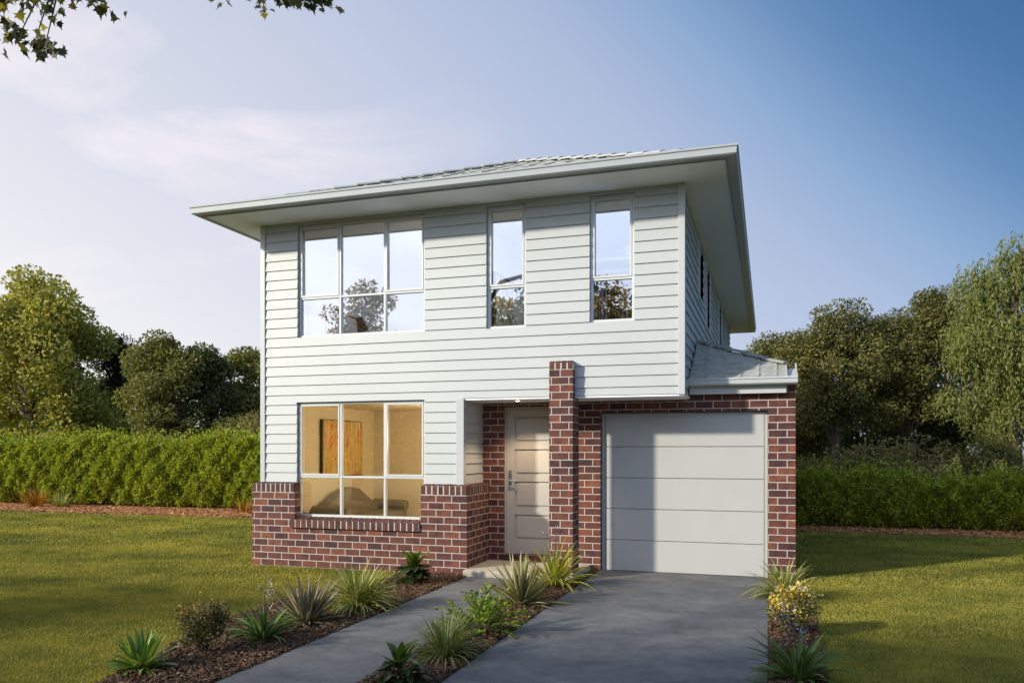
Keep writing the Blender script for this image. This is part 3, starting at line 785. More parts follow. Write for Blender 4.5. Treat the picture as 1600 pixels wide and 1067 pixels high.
# ------------------------------------------------------------------ foliage
def unit(v): return v / np.maximum(np.linalg.norm(v, axis=1, keepdims=True), 1e-9)
def leaves(P, A, size, width=.5, fold=.25, rs=rng, Q=None):
    """diamond leaves at P with axis A"""
    n = len(P); A = unit(A); r = rs.normal(size=(n, 3))
    if Q is not None: r = np.cross(Q * 1.3 + r * .95, A)
    B = unit(np.cross(A, r)) if Q is None else unit(r)
    C = np.cross(A, B)
    s = (size * rs.uniform(.55, 1.2, n))[:, None]
    v = np.stack([P, P + A * s * .45 + B * s * width * .5 + C * s * fold * .4, P + A * s + C * s * -.05, P + A * s * .45 - B * s * width * .5 + C * s * fold * .4], 1)
    f = np.array([(0, 1, 2), (0, 2, 3)])
    return v.reshape(-1, 3), ((np.arange(n) * 4)[:, None, None] + f[None]).reshape(-1, 3)
def clump_pts(blobs, ncl, nl, cr, rs, shell=.5, flat=.75):
    blobs = [tuple(b[:3]) + tuple(max(.3 * x_, x_ - .55 * cr) for x_ in b[3:6]) for b in blobs]
    w = np.array([(b[3] * b[4] * b[5]) ** (2 / 3) for b in blobs]); w /= w.sum()
    ib = rs.choice(len(blobs), ncl, p=w); B = np.array(blobs)[ib]
    d = unit(rs.normal(size=(ncl, 3))); r = shell + (1 - shell) * rs.uniform(0, 1, (ncl, 1)) ** .7
    C = B[:, :3] + d * r * B[:, 3:6]
    sz = rs.uniform(.6, 1.35, ncl)
    ic = rs.choice(ncl, nl, p=sz ** 2 / (sz ** 2).sum())
    q = unit(rs.normal(size=(nl, 3))) * rs.uniform(0, 1, (nl, 1)) ** .24
    P = C[ic] + q * (cr * sz[ic])[:, None] * np.array([1, 1, flat])
    return C, P, q, d[ic]
def tree(name, label, base, h_trunk, blobs, ncl, nl, cr, size, m, seed, tr=.16, width=.55, group=None, limbs=16, droop=0, cat='tree', shell=.45, core=True, bark=None, k_=1):
    blobs = [(b[0] * k_, b[1] * k_, 1.55 + (b[2] - 1.55) * k_, b[3] * k_, b[4] * k_, b[5] * k_) for b in blobs]; h_trunk *= k_; size *= k_; cr *= k_
    rs = np.random.default_rng(seed)
    root = empty(name, (base[0], base[1], 0), label, cat, group)
    C, P, q, d = clump_pts(blobs, ncl, nl, cr, rs, shell)
    if droop:
        ns = nl // 16
        S = P[:ns]; t = np.tile(np.linspace(0, 1, 16), ns); L = np.repeat(droop * rs.uniform(.4, 1.2, ns), 16)
        sw = np.repeat(rs.normal(0, .12, (ns, 2)), 16, 0)
        P = np.repeat(S, 16, 0) + np.stack([sw[:, 0] * t, sw[:, 1] * t, -L * t], 1) + rs.normal(0, .025, (ns * 16, 3))
        A = rs.normal(0, .5, P.shape) + np.array([0, 0, -1.0])
    else:
        A = rs.normal(0, .8, P.shape) + q * .9 + np.array([0, 0, -.15])
    v, f = leaves(P, A, size, width, .3, rs, None if droop else q * .6 + d * .8 + np.array([0, 0, .45]))
    np_mesh('crown', v, f, m, root)
    mb = MB()
    top = np.array([b[:3] for b in blobs]).mean(0)
    ph = rs.uniform(0, 6)
    tp = []
    for i in range(7):
        t = i / 6; tp.append((top[0] * t ** 1.5 + .12 * math.sin(3 * t + ph), top[1] * t ** 1.5 + .12 * math.cos(2.5 * t + ph), -.05 + t * (h_trunk + .05)))
    mb.tube(tp, [tr * (1.25 - .75 * i / 6) if i else tr * 1.7 for i in range(7)], 9)
    sel = rs.choice(len(C), min(limbs, len(C)), replace=False)
    for k in sel:
        s0 = rs.integers(2, 7); a = Vector(tp[s0]); b = Vector(C[k]); mid = a.lerp(b, .5) + Vector((0, 0, .12 * (b - a).length)) + Vector(rs.normal(0, .12, 3))
        r0 = tr * .42
        mb.tube([a, a.lerp(mid, .5), mid, mid.lerp(b, .55), b], [r0, r0 * .8, r0 * .6, r0 * .4, r0 * .2], 6)
    mb.build('trunk', bark or M_bark, root, True)
    return root

G = lambda *c: [(i / (len(c) - 1), x) for i, x in enumerate(c)]
M_maple = leaf_mat('maple_leaf', G((.20, .225, .045), (.31, .315, .06), (.42, .395, .085), (.52, .46, .13)), .42)
M_street = leaf_mat('golden_leaf', G((.20, .15, .03), (.34, .24, .05), (.46, .32, .07)), .5)
M_dark = leaf_mat('conifer_needle', G((.012, .016, .008), (.025, .026, .012), (.05, .035, .02)), .15)
M_mid = leaf_mat('broad_leaf', G((.11, .125, .032), (.18, .185, .05), (.27, .25, .075)), .38)
M_deep = leaf_mat('deep_leaf', G((.06, .08, .026), (.10, .12, .038), (.15, .16, .055)), .35)
M_olive = leaf_mat('olive_leaf', G((.16, .155, .05), (.26, .235, .085), (.35, .30, .13)), .38)
M_gum = leaf_mat('right_tree_leaf', G((.07, .08, .022), (.11, .115, .032), (.19, .18, .05), (.29, .26, .08)), .35)
M_willow = leaf_mat('willow_leaf', G((.13, .155, .035), (.21, .235, .055), (.31, .32, .11)), .4)
M_hedge = leaf_mat('hedge_leaf', [(0, (.20, .11, .05)), (.06, (.12, .13, .03)), (.09, (.15, .20, .018)), (.5, (.30, .37, .03)), (.85, (.42, .47, .045)), (1, (.52, .48, .10))], .42, .4, 1.2, .35)
TG = 'trees beyond the hedge'
tree('maple_tree', 'tall rounded maple at the far left beyond the hedge', (-26.6, 23), 6.5,
     [(-.3, 0, 3.2, 3.5, 3.0, 2.4), (0, 0, 5.4, 2.7, 2.6, 2.2), (.1, 0, 7.35, 1.7, 1.7, 1.55), (1.9, 0, 6.3, 1.2, 1.2, .9), (-2.6, 0, 6.4, 1.4, 1.2, 1.1), (1.9, 0, 2.4, 1.3, 1.4, 1.5)], 130, 56000, .78, .15, M_maple, 11, .26, .75, TG, 26, shell=.65)
tree('conifer_tree', 'dark narrow conifer between the maple and the lighter trees', (-25.6, 26), 6.2,
     [(0, 0, 1.8, 1.25, 1.2, 1.4), (0, 0, 3.6, 1.15, 1.1, 1.4), (-.1, 0, 5.4, 1.0, .9, 1.0)], 70, 15000, .5, .16, M_dark, 12, .2, .3, TG, 24)
tree('leafy_tree', 'olive green tree right of the dark conifer', (-19.44, 21.5), 5,
     [(0, 0, 3.2, 1.5, 1.5, 2.0), (-.2, 0, 5.0, 1.1, 1.1, 1.15), (.8, .2, 4.6, 1.2, 1.2, 1.0), (.4, 0, 2.0, 1.5, 1.3, 1.2)], 95, 26000, .52, .15, M_mid, 13, .16, .65, TG, 18, k_=.86)
tree('leafy_tree', 'deep green tree with a jutting right shoulder, left of house', (-18.2, 22.5), 4.6,
     [(0, 0, 3.0, 1.3, 1.3, 2.0), (-.2, 0, 4.9, .9, 1.0, .85), (.5, 0, 2.0, 1.3, 1.2, 1.2)], 80, 20000, .5, .15, M_deep, 14, .15, .65, TG, 16, k_=.88)
tree('leafy_tree', 'dim green tree filling the gap behind the dark conifer', (-29.2, 29.5), 4.6,
     [(0, 0, 2.6, 3.4, 1.5, 2.2), (.6, 0, 4.3, 1.8, 1.2, 1.2), (2.6, 0, 2.0, 1.6, 1.2, 1.5)], 90, 17000, .6, .17, M_deep, 19, .18, .65, TG, 14)
tree('leafy_tree', 'rounded green tree nearest the left wall of the house', (-17.5, 23.9), 4.6,
     [(0, 0, 3.2, 1.7, 1.4, 1.8), (-.5, 0, 4.8, 1.0, 1.0, .9), (.9, 0, 4.4, 1.0, 1.0, .9), (2.2, 0, 3.2, 1.4, 1.2, 1.5)], 100, 24000, .52, .15, M_mid, 15, .16, .65, TG, 16, k_=.9)
tree('bush', 'twiggy olive brown bush above the hedge beside the house', (-15.2, 20.3), 2.0,
     [(0, 0, 1.7, 1.5, 1.0, 1.1), (.9, 0, 2.1, .8, .7, .8), (-1.3, 0, 1.4, .8, .7, .7)], 60, 8000, .35, .09, M_olive, 16, .05, .4, 'bushes behind the hedge', 40, cat='bush', bark=M_twig)
tree('bush', 'low pale olive bush poking over the left hedge', (-18.6, 20.6), 1.6,
     [(0, 0, 1.4, 1.6, .8, .9)], 40, 4500, .35, .09, M_olive, 17, .05, .4, 'bushes behind the hedge', 24, cat='bush', bark=M_twig)
# right side
tree('gum_tree', 'small tree rising just behind the garage roof', (.7, 26), 4,
     [(0, 0, 3.0, 1.7, 1.3, 1.7), (-.5, 0, 4.4, 1.0, .9, .9), (.5, 0, 4.6, .9, .8, .7), (.3, -.5, 1.9, 1.3, .9, .9)], 90, 26000, .45, .11, M_gum, 21, .13, .45, TG, 16, shell=.35)
tree('gum_tree', 'mottled olive tree with dark trunk right of the garage', (1.9, 24), 4.6,
     [(-.1, 0, 3.6, 1.35, 1.3, 1.4), (0, 0, 5.0, 1.0, .9, .95), (-.9, 0, 4.3, .9, .8, .9), (.8, 0, 4.2, .8, .8, .9), (-.5, .2, 2.6, 1.2, 1.0, .8), (.7, .2, 2.7, .9, .9, .8)], 120, 36000, .42, .105, M_gum, 22, .12, .45, TG, 20, shell=.35)
tree('gum_tree', 'taller olive tree between the mottled tree and the weeping tree', (3.9, 25), 5,
     [(0, 0, 4.0, 1.25, 1.2, 1.3), (.35, 0, 5.3, .9, .8, 1.0), (-.6, 0, 5.0, .85, .8, .8), (.9, 0, 4.9, .8, .7, .9), (-.6, 0, 3.0, 1.0, .9, .9), (.7, 0, 2.9, .9, .9, .8)], 115, 36000, .42, .105, M_gum, 23, .13, .45, TG, 22, shell=.35)
tree('gum_tree', 'dark dense tree low behind the right hedge', (6.0, 27), 4.5,
     [(0, 0, 3.0, 2.2, 1.4, 1.9), (-1.7, 0, 2.2, 1.5, 1.2, 1.3), (-3.2, .5, 1.8, 1.3, 1.0, 1.2)], 100, 17000, .5, .14, M_deep, 24, .15, .55, TG, 16)
tree('gum_tree', 'low wide dark tree deep behind the mottled tree', (2.4, 29), 3.2,
     [(0, 0, 2.2, 2.6, 1.2, 1.5), (-1.8, 0, 1.6, 1.4, 1.0, 1.1), (2.2, 0, 1.8, 1.6, 1.0, 1.3)], 90, 15000, .5, .15, M_deep, 27, .14, .55, TG, 16)
tree('weeping_tree', 'tall pale green weeping tree at the right edge', (5.3, 20.4), 5.2,
     [(-.45, 0, 5.3, .75, .7, 1.0), (-.1, 0, 4.0, 1.35, 1.0, 1.2), (.7, 0, 6.0, 1.1, .9, 1.0), (0, 0, 2.8, 1.5, 1.0, .9), (1.3, 0, 4.4, 1.2, 1.0, 1.6), (-1.0, .2, 4.5, .6, .6, .6)], 85, 56000, .5, .115, M_willow, 25, .15, .32, TG, 24, droop=.6, shell=.6)
for i, (x, y, r_, h, m_, lb) in enumerate(((2.0, 19.2, .75, 2.05, M_olive, 'sunlit yellow green bush over the right hedge near the tree trunk'), (3.2, 19.5, .85, 2.05, M_olive, 'scruffy olive bush in the middle above the right hedge'), (4.5, 19.2, .85, 1.95, M_mid, 'pale green bush above the right end of the hedge'), (.95, 20.0, .6, 1.45, M_olive, 'low dim bush above the right hedge beside the garage'))):
    tree('bush', lb, (x, y), h * .8, [(0, 0, h * .55, r_, r_ * .7, h * .45)], 34, 3600, .28, .09, m_, 40 + i, .04, .45, 'bushes behind the hedge', 22, cat='bush', bark=M_twig)

def hedge(label, x0, x1, y0, y1, top, n, seed, size):
    rs = np.random.default_rng(seed)
    root = empty('hedge', ((x0 + x1) / 2, (y0 + y1) / 2, 0), label, 'hedge', 'clipped hedges behind the lawn')
    ox, oy = (x0 + x1) / 2, (y0 + y1) / 2
    def topz(x): return top + .07 * np.sin(x * 1.3) + .05 * np.sin(x * 3.1 + 1) + .04 * np.sin(x * 7.7) + .03 * np.sin(x * 17)
    nf = int(n * .72); x = rs.uniform(x0, x1, nf); z = rs.uniform(.03, 1, nf) ** .9 * topz(x)
    lump = sum(a_ * np.sin(fx * x + fz * z + rs.uniform(0, 6.28) + .8 * np.sin(1.3 * x + rs.uniform(0, 6))) for a_, fx, fz in ((.05, 2.1, 1.3), (.05, 3.7, -3.1), (.045, 6.3, 4.7), (.04, 9.1, -7.3), (.035, 13.7, 9.9), (.03, 19.3, -15.1)))
    y = y0 + lump + rs.exponential(.08, nf) - .14 * np.sin(np.clip(z / top, 0, 1) * 3.1)+ .12 * np.exp(-z * 6)
    P1 = np.stack([x, y, z], 1); A1 = rs.normal(0, .7, (nf, 3)) + np.array([0, -.8, .5])
    nt_ = n - nf; x = rs.uniform(x0, x1, nt_); y = rs.uniform(y0, y1, nt_); z = topz(x) + .05 * np.sin(y * 6 + x) + rs.normal(0, .045, nt_) + rs.uniform(0, .3, nt_) * (rs.uniform(0, 1, nt_) > .9)
    P2 = np.stack([x, y, z], 1); A2 = rs.normal(0, .6, (nt_, 3)) + np.array([0, -.3, .9])
    Q = np.concatenate([np.tile([[0., -.75, .5]], (nf, 1)), np.tile([[0., -.3, .9]], (nt_, 1))]) + .65 * rs.normal(size=(n, 3))
    v, f = leaves(np.concatenate([P1, P2]) - np.array([ox, oy, 0]), np.concatenate([A1, A2]), size, .6, .3, rs, Q)
    np_mesh('foliage', v, f, M_hedge, root)
    # twiggy inside
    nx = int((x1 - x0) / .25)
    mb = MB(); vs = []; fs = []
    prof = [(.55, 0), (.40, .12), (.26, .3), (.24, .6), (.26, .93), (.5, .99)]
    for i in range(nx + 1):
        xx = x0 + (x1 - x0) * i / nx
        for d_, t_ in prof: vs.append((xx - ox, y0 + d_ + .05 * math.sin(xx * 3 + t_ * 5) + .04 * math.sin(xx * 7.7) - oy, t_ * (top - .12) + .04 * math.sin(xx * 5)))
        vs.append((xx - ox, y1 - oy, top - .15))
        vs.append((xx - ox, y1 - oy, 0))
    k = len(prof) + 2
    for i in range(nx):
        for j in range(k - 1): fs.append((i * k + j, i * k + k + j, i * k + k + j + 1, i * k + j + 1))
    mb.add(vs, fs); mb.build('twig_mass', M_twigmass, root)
    mb = MB()
    for _ in range(int((x1 - x0) * 3.5)):
        xx = rs.uniform(x0, x1) - ox; yy = y0 + rs.uniform(.05, .3) - oy
        mb.tube([(xx, yy + .1, 0), (xx + rs.normal(0, .08), yy + rs.normal(0, .05), .25), (xx + rs.normal(0, .2), yy - .05, .6)], [.016, .012, .006], 5)
    tag(mb.build('stems', M_twig, root), kind='stuff')
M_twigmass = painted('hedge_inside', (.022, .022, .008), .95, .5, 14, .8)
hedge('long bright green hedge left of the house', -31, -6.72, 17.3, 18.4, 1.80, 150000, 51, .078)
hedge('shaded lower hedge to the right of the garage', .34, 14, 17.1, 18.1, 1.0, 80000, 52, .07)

# ------------------------------------------------------------------ garden plants
def ribbon(az, L, w, e0, curl, seg=7, vf=.25, tw=0, r0=.0, tip=.9):
    """one strap leaf rising from the origin; returns verts and tris"""
    p = np.array([math.cos(az) * r0, math.sin(az) * r0, 0.]); vs = []; fs = []
    d = np.array([math.cos(az), math.sin(az), 0]); s = np.array([-math.sin(az), math.cos(az), 0])
    for i in range(seg + 1):
        t = i / seg; e = e0 - curl * t ** 1.4
        ax = d * math.cos(e) + np.array([0, 0, 1]) * math.sin(e); nn = -d * math.sin(e) + np.array([0, 0, 1]) * math.cos(e)
        ww = w * min(1, .55 + t * 1.5) * (1 if t < .45 else max(.03, 1 - ((t - .45) / .55) ** 1.7))
        sd = s + tw * t * nn
        vs += [p + sd * ww + nn * ww * vf, p - nn * ww * vf, p - sd * ww + nn * ww * vf]
        p = p + ax * L / seg
        p[2] = max(p[2], .004)
    for i in range(seg):
        a = i * 3
        fs += [(a, a + 1, a + 4), (a, a + 4, a + 3), (a + 1, a + 2, a + 5), (a + 1, a + 5, a + 4)]
    return np.array(vs), np.array(fs)
def merge(parts):
    V, F, n = [], [], 0
    for v, f in parts: V.append(v); F.append(f + n); n += len(v)
    return np.concatenate(V), np.concatenate(F)
PS = 1.22
def strap_plant(name, label, loc, n, L, w, e, curl, m, seed, rz=0, spread=.04, vf=.25, group=None, cat='plant', seg=7, sc=None):
    rs = np.random.default_rng(seed)
    root = empty(name, (loc[0], loc[1], .01), label, cat, group)
    parts = []
    for i in range(n):
        a = i * 2.39996 + rs.normal(0, .25); q = rs.uniform()
        e0 = e[0] + (e[1] - e[0]) * q + rs.normal(0, .06); c = (curl[0] + (curl[1] - curl[0]) * (1 - q)) * rs.uniform(.7, 1.3)
        v, f = ribbon(a, L * rs.uniform(.65, 1.1), w * rs.uniform(.7, 1.2), e0, c, seg, vf, rs.normal(0, .25), spread * rs.uniform(.1, 1))
        parts.append((v, f))
    v, f = merge(parts)
    np_mesh('leaves', v, f, m, root, smooth=True)
    root.scale = (sc or PS,) * 3
    return root
def flower_stalk(root, h, lean, m, n, seed, stem=M_twig, size=.018):
    rs = np.random.default_rng(seed)
    mb = MB(); pts = [(lean[0] * t * t, lean[1] * t * t, h * t) for t in (0, .25, .5, .75, 1)]
    mb.tube(pts, [.005, .004, .0035, .003, .002], 5)
    P = []
    for i in range(12):
        t = rs.uniform(.45, .98); a = rs.uniform(0, 6.28); ln = .11 * (1.15 - t) + .02
        b = Vector((lean[0] * t * t, lean[1] * t * t, h * t)); e = b + Vector((math.cos(a) * ln, math.sin(a) * ln, ln * .6))
        mb.tube([b, e], [.002, .001], 4)
        for k in range(n // 12): P.append(b.lerp(e, rs.uniform(.4, 1)) + Vector(rs.normal(0, .008, 3)))
    s = mb.build('flower_stalk', stem, root)
    P = np.array(P); v, f = leaves(P, rs.normal(size=P.shape), size, .8, .3, rs)
    tag(np_mesh('flowers', v, f, m, s), kind='stuff')
M_cord = leaf_mat('green_strap', G((.08, .17, .022), (.12, .23, .03), (.22, .32, .06), (.42, .46, .13)), .25, .35, 1.2, .4)
M_dian = leaf_mat('dianella_leaf', G((.06, .125, .026), (.10, .19, .036), (.18, .26, .065)), .25, .4, 1.2, .4)
M_yucca = leaf_mat('pink_grey_strap', G((.13, .135, .07), (.21, .195, .105), (.30, .26, .17), (.44, .36, .29)), .25, .5, 1.1, .3)
M_yucca2 = leaf_mat('cream_green_strap', G((.17, .18, .07), (.30, .29, .12), (.46, .42, .20), (.62, .54, .34)), .3, .5, 1.1, .3)
M_deadleaf = leaf_mat('pale_pink_leaf', G((.45, .32, .28), (.6, .48, .42), (.7, .6, .55)), .2, .6)
M_tuft = leaf_mat('light_tuft', G((.16, .20, .035), (.30, .33, .07), (.46, .46, .15), (.60, .56, .28)), .3, .5, 1.1, .3)
M_lomandra = leaf_mat('fine_tuft', G((.09, .125, .035), (.16, .20, .06), (.26, .28, .11), (.38, .37, .19)), .3, .5)
M_gold = leaf_mat('gold_strap', G((.16, .25, .025), (.32, .38, .04), (.52, .50, .07), (.60, .52, .08)), .35, .4, 1.2, .35)
M_redbase = leaf_mat('red_stem_strap', G((.25, .05, .02), (.35, .10, .02)), .25)
M_broad = leaf_mat('glossy_dark_leaf', G((.022, .040, .012), (.035, .06, .018), (.06, .095, .02)), .2, .3, 1.5, .5)
M_broadtop = leaf_mat('glossy_young_leaf', G((.06, .10, .012), (.10, .15, .02), (.15, .19, .025)), .35, .3, 1.5, .5)
M_fern = leaf_mat('fern_leaf', G((.08, .15, .018), (.17, .26, .025), (.36, .44, .05)), .4, .5)
M_shrubleaf = leaf_mat('grey_green_leaf', G((.07, .075, .03), (.12, .12, .045), (.2, .18, .08)), .25, .5)
M_goldleaf = leaf_mat('cream_green_leaf', G((.10, .10, .03), (.22, .20, .055), (.42, .37, .13)), .35, .5)
M_orange = leaf_mat('orange_bloom', G((.5, .2, .02), (.65, .32, .03), (.7, .5, .1)), .3, .6)
M_yellowbloom = leaf_mat('yellow_bloom', G((.75, .45, .03), (.85, .62, .08), (.85, .75, .35), (.85, .82, .65)), .3, .6)
M_purple = leaf_mat('mauve_bloom', G((.28, .25, .5), (.4, .36, .62), (.5, .45, .6)), .3, .6)
M_palebloom = leaf_mat('pale_bloom', G((.4, .38, .33), (.55, .5, .42), (.5, .42, .5)), .3, .6)

LB = 'plants in the bed left of the path'; MBG = 'plants between path and driveway'; RB = 'plants right of the driveway'
strap_plant('cordyline', 'bright green rosette of stiff strap leaves, lower left corner of the bed', (-4.20, 4.48), 80, .26, .015, (.15, 1.45), (.25, .9), M_cord, 61, group=LB, sc=1.1)
def round_shrub(name, label, loc, r, h, nl, ml, nb, mbm, seed, size, bsize, group):
    rs = np.random.default_rng(seed)
    root = empty(name, (loc[0], loc[1], .01), label, 'shrub', group)
    C, P, q, d = clump_pts([(0, 0, h * .52, r * .78, r * .78, h * .42)], 46, nl, r * .28, rs, .5, .9)
    P[:, 2] = np.maximum(P[:, 2], .02)
    v, f = leaves(P, rs.normal(0, .7, P.shape) + q * .6 + np.array([0, 0, .4]), size, .55, .3, rs); np_mesh('leaves', v, f, ml, root)
    up = C[np.argsort(-C[:, 2] - rs.uniform(0, h * .5, len(C)))[:38]]
    ib = rs.integers(0, len(up), nb)
    B = up[ib] + rs.normal(0, r * .13, (nb, 3)) + np.array([0, 0, r * .14])
    v, f = leaves(B, rs.normal(0, .7, B.shape) + np.array([0, 0, .5]), bsize, .8, .3, rs); tag(np_mesh('flowers', v, f, mbm, root), kind='stuff')
    mb = MB()
    for k in range(26):
        c = C[k]; mb.tube([(rs.normal(0, .015), rs.normal(0, .015), 0), tuple(c * np.array([.5, .5, .55])), tuple(c)], [.006, .005, .002], 5)
    mb.build('twigs', M_twig, root)
    root.scale = (1.1, 1.1, 1.1)
    return root
round_shrub('flowering_shrub', 'dark rounded shrub with small orange blooms, second plant from the lower left', (-4.09, 4.98), .215, .40, 4200, M_shrubleaf, 330, M_orange, 62, .024, .018, LB)
p = strap_plant('dianella', 'broad strappy green plant with pale flower spike, left of the path', (-3.93, 5.52), 66, .30, .012, (.25, 1.35), (.5, 1.4), M_dian, 63, group=LB)
flower_stalk(p, .40, (-.02, .04), M_palebloom, 96, 631)
p = strap_plant('yucca', 'grey pink spiky plant with upright blades beside the path', (-3.93, 6.14), 100, .36, .0135, (.15, 1.5), (.0, .35), M_yucca, 64, group=LB, vf=.4)
rs_ = np.random.default_rng(5); v, f = merge([ribbon(a, rs_.uniform(.09, .16), .012, rs_.uniform(-.1, .6), 1.2, 4, .3, .3, .05) for a in np.linspace(3.4, 6.2, 12)]); np_mesh('old_leaves', v, f, M_deadleaf, p, smooth=True)
strap_plant('grass_tuft', 'full light yellow green grass tuft beside the path', (-3.80, 6.86), 340, .40, .0085, (.2, 1.45), (.7, 2.0), M_tuft, 65, group=LB, spread=.06)
def broad_plant(label, loc, sc, seed, group):
    rs = np.random.default_rng(seed)
    root = empty('broadleaf_plant', (loc[0], loc[1], .01), label, 'plant', group)
    def leaf(az, L, w, e0, curl, r0, z0):
        seg = 6; vs = []; fs = []
        d = np.array([math.cos(az), math.sin(az), 0]); s = np.array([-math.sin(az), math.cos(az), 0]); p = d * r0 + np.array([0, 0, z0])
        for i in range(seg + 1):
            t = i / seg; e = e0 - curl * t
            ax = d * math.cos(e) + np.array([0, 0, 1]) * math.sin(e); nn = -d * math.sin(e) + np.array([0, 0, 1]) * math.cos(e)
            ww = w * max(.02, math.sin(math.pi * (t ** .75)) ** .8 if t > 0 else .05) * (1 if t < .98 else .05)
            wob = .12 * ww * math.sin(i * 2.1 + az * 5)
            vs += [p + s * ww + nn * (ww * .25 + wob), p - nn * ww * .12, p - s * ww + nn * (ww * .25 - wob)]
            p = p + ax * L / seg; p[2] = max(p[2], .01)
        for i in range(seg):
            a = i * 3; fs += [(a, a + 1, a + 4), (a, a + 4, a + 3), (a + 1, a + 2, a + 5), (a + 1, a + 5, a + 4)]
        return np.array(vs), np.array(fs)
    lo = [leaf(i * 2.4 + rs.normal(0, .2), rs.uniform(.17, .24) * sc, .048 * sc, rs.uniform(.1, .75), rs.uniform(.7, 1.6), .02, rs.uniform(.02, .16) * sc) for i in range(30)]
    hi = [leaf(i * 2.4 + .6, rs.uniform(.17, .23) * sc, .04 * sc, rs.uniform(.8, 1.4), rs.uniform(.1, .7), .01, rs.uniform(.10, .19) * sc) for i in range(11)]
    v, f = merge(lo); np_mesh('lower_leaves', v, f, M_broad, root, smooth=True)
    v, f = merge(hi); np_mesh('young_leaves', v, f, M_broadtop, root, smooth=True)
    mb = MB(); mb.tube([(0, 0, 0), (0, 0, .2 * sc)], [.01, .006], 6); mb.build('stem', M_redbase, root); root.scale = (1.18, 1.18, 1.18)
broad_plant('glossy dark broadleaf plant against the brick base', (-3.93, 8.38), 1.05, 66, LB)
broad_plant('glossy dark broadleaf plant at the bottom edge between path and driveway', (-2.31, 4.72), .72, 67, MBG)
strap_plant('grass_tuft', 'fine wispy green grass tuft between path and driveway', (-2.28, 5.42), 300, .33, .004, (.25, 1.5), (.4, 1.7), M_lomandra, 68, group=MBG, spread=.05)
def fern(label, loc, seed, group):
    rs = np.random.default_rng(seed)
    root = empty('fern', (loc[0], loc[1], .01), label, 'plant', group)
    P, A = [], []; mb = MB()
    for k in range(44):
        az = k * 2.4 + rs.normal(0, .2); e0 = rs.uniform(.35, 1.45); L = rs.uniform(.24, .38); curl = rs.uniform(.3, 1.0); p = np.array([0., 0, 0]); pts = []
        d = np.array([math.cos(az), math.sin(az), 0]); s = np.array([-math.sin(az), math.cos(az), 0])
        for i in range(15):
            t = i / 14; e = e0 - curl * t; ax = d * math.cos(e) + np.array([0, 0, 1]) * math.sin(e); p = p + ax * L / 14; p[2] = max(p[2], .015); pts.append(tuple(p))
            if t > .22:
                for sg in (-1, 1):
                    P.append(p.copy()); A.append(s * sg + ax * .55 + rs.normal(0, .15, 3))
                    if rs.uniform() < .6: P.append(p + s * sg * .015); A.append(s * sg * .5 + ax + rs.normal(0, .2, 3))
        mb.tube(pts[::3], [.003, .0025, .002, .0015, .001], 4)
    v, f = leaves(np.array(P), np.array(A), .042, .5, .3, rs); np_mesh('fronds', v, f, M_fern, root)
    mb.build('stems', M_twig, root); root.scale = (1.12, 1.12, 1.12)
fern('feathery yellow green shrub in the middle of the bed by the driveway', (-2.30, 6.22), 69, MBG)
p = strap_plant('yucca', 'pale cream green spiky plant between porch and driveway', (-2.36, 7.55), 110, .42, .015, (.15, 1.5), (.0, .3), M_yucca2, 70, group=MBG, vf=.4)
v, f = merge([ribbon(a, rs_.uniform(.09, .17), .013, rs_.uniform(-.1, .6), 1.2, 4, .3, .3, .05) for a in np.linspace(3.2, 6.2, 13)]); np_mesh('old_leaves', v, f, M_deadleaf, p, smooth=True)
p = strap_plant('flax', 'golden green arching strap plant with thin flower stems at the brick column', (-2.30, 8.62), 90, .46, .0125, (.35, 1.45), (.5, 1.5), M_gold, 71, group=MBG)
v, f = merge([ribbon(i * 2.4, .13, .012, rs_.uniform(.8, 1.4), .1, 3, .3, 0, .02) for i in range(14)]); np_mesh('red_leaf_bases', v, f, M_redbase, p, smooth=True)
flower_stalk(p, .56, (.02, .02), M_purple, 60, 711, size=.013); flower_stalk(p, .50, (-.07, .0), M_purple, 48, 712, size=.013)
strap_plant('grass_tuft', 'pale variegated grass tuft at the foot of the right brick pier', (.16, 8.72), 230, .38, .0075, (.2, 1.45), (.7, 1.9), M_tuft, 72, group=RB, spread=.05)
round_shrub('flowering_shrub', 'sunlit rounded shrub covered in yellow flowers right of the driveway', (.20, 7.0), .235, .40, 4600, M_goldleaf, 1300, M_yellowbloom, 73, .026, .027, RB)
p = strap_plant('dianella', 'dark green strappy plant with mauve flower spikes, right of the driveway', (.19, 5.62), 70, .34, .012, (.25, 1.4), (.5, 1.4), M_dian, 74, group=RB)
flower_stalk(p, .42, (-.05, .02), M_purple, 84, 741, size=.014); flower_stalk(p, .38, (-.12, .06), M_purple, 60, 742, size=.013)
M_orgrass = leaf_mat('orange_grass', G((.2, .12, .02), (.42, .2, .03), (.55, .3, .05)), .3, .6)
strap_plant('grass_tuft', 'orange grass tuft under the left hedge', (-19.2, 16.6), 70, .5, .014, (.6, 1.5), (.2, .8), M_orgrass, 75, group='grass tufts under the hedge', spread=.15)
strap_plant('grass_tuft', 'yellow green grass tuft beside the orange one under the hedge', (-18.4, 16.7), 50, .4, .013, (.6, 1.5), (.2, .8), M_tuft, 76, group='grass tufts under the hedge', spread=.12)
strap_plant('grass_tuft', 'small ochre grass tuft under the hedge close to the house', (-12.3, 16.5), 40, .35, .012, (.6, 1.5), (.2, .8), M_orgrass, 77, group='grass tufts under the hedge', spread=.12)

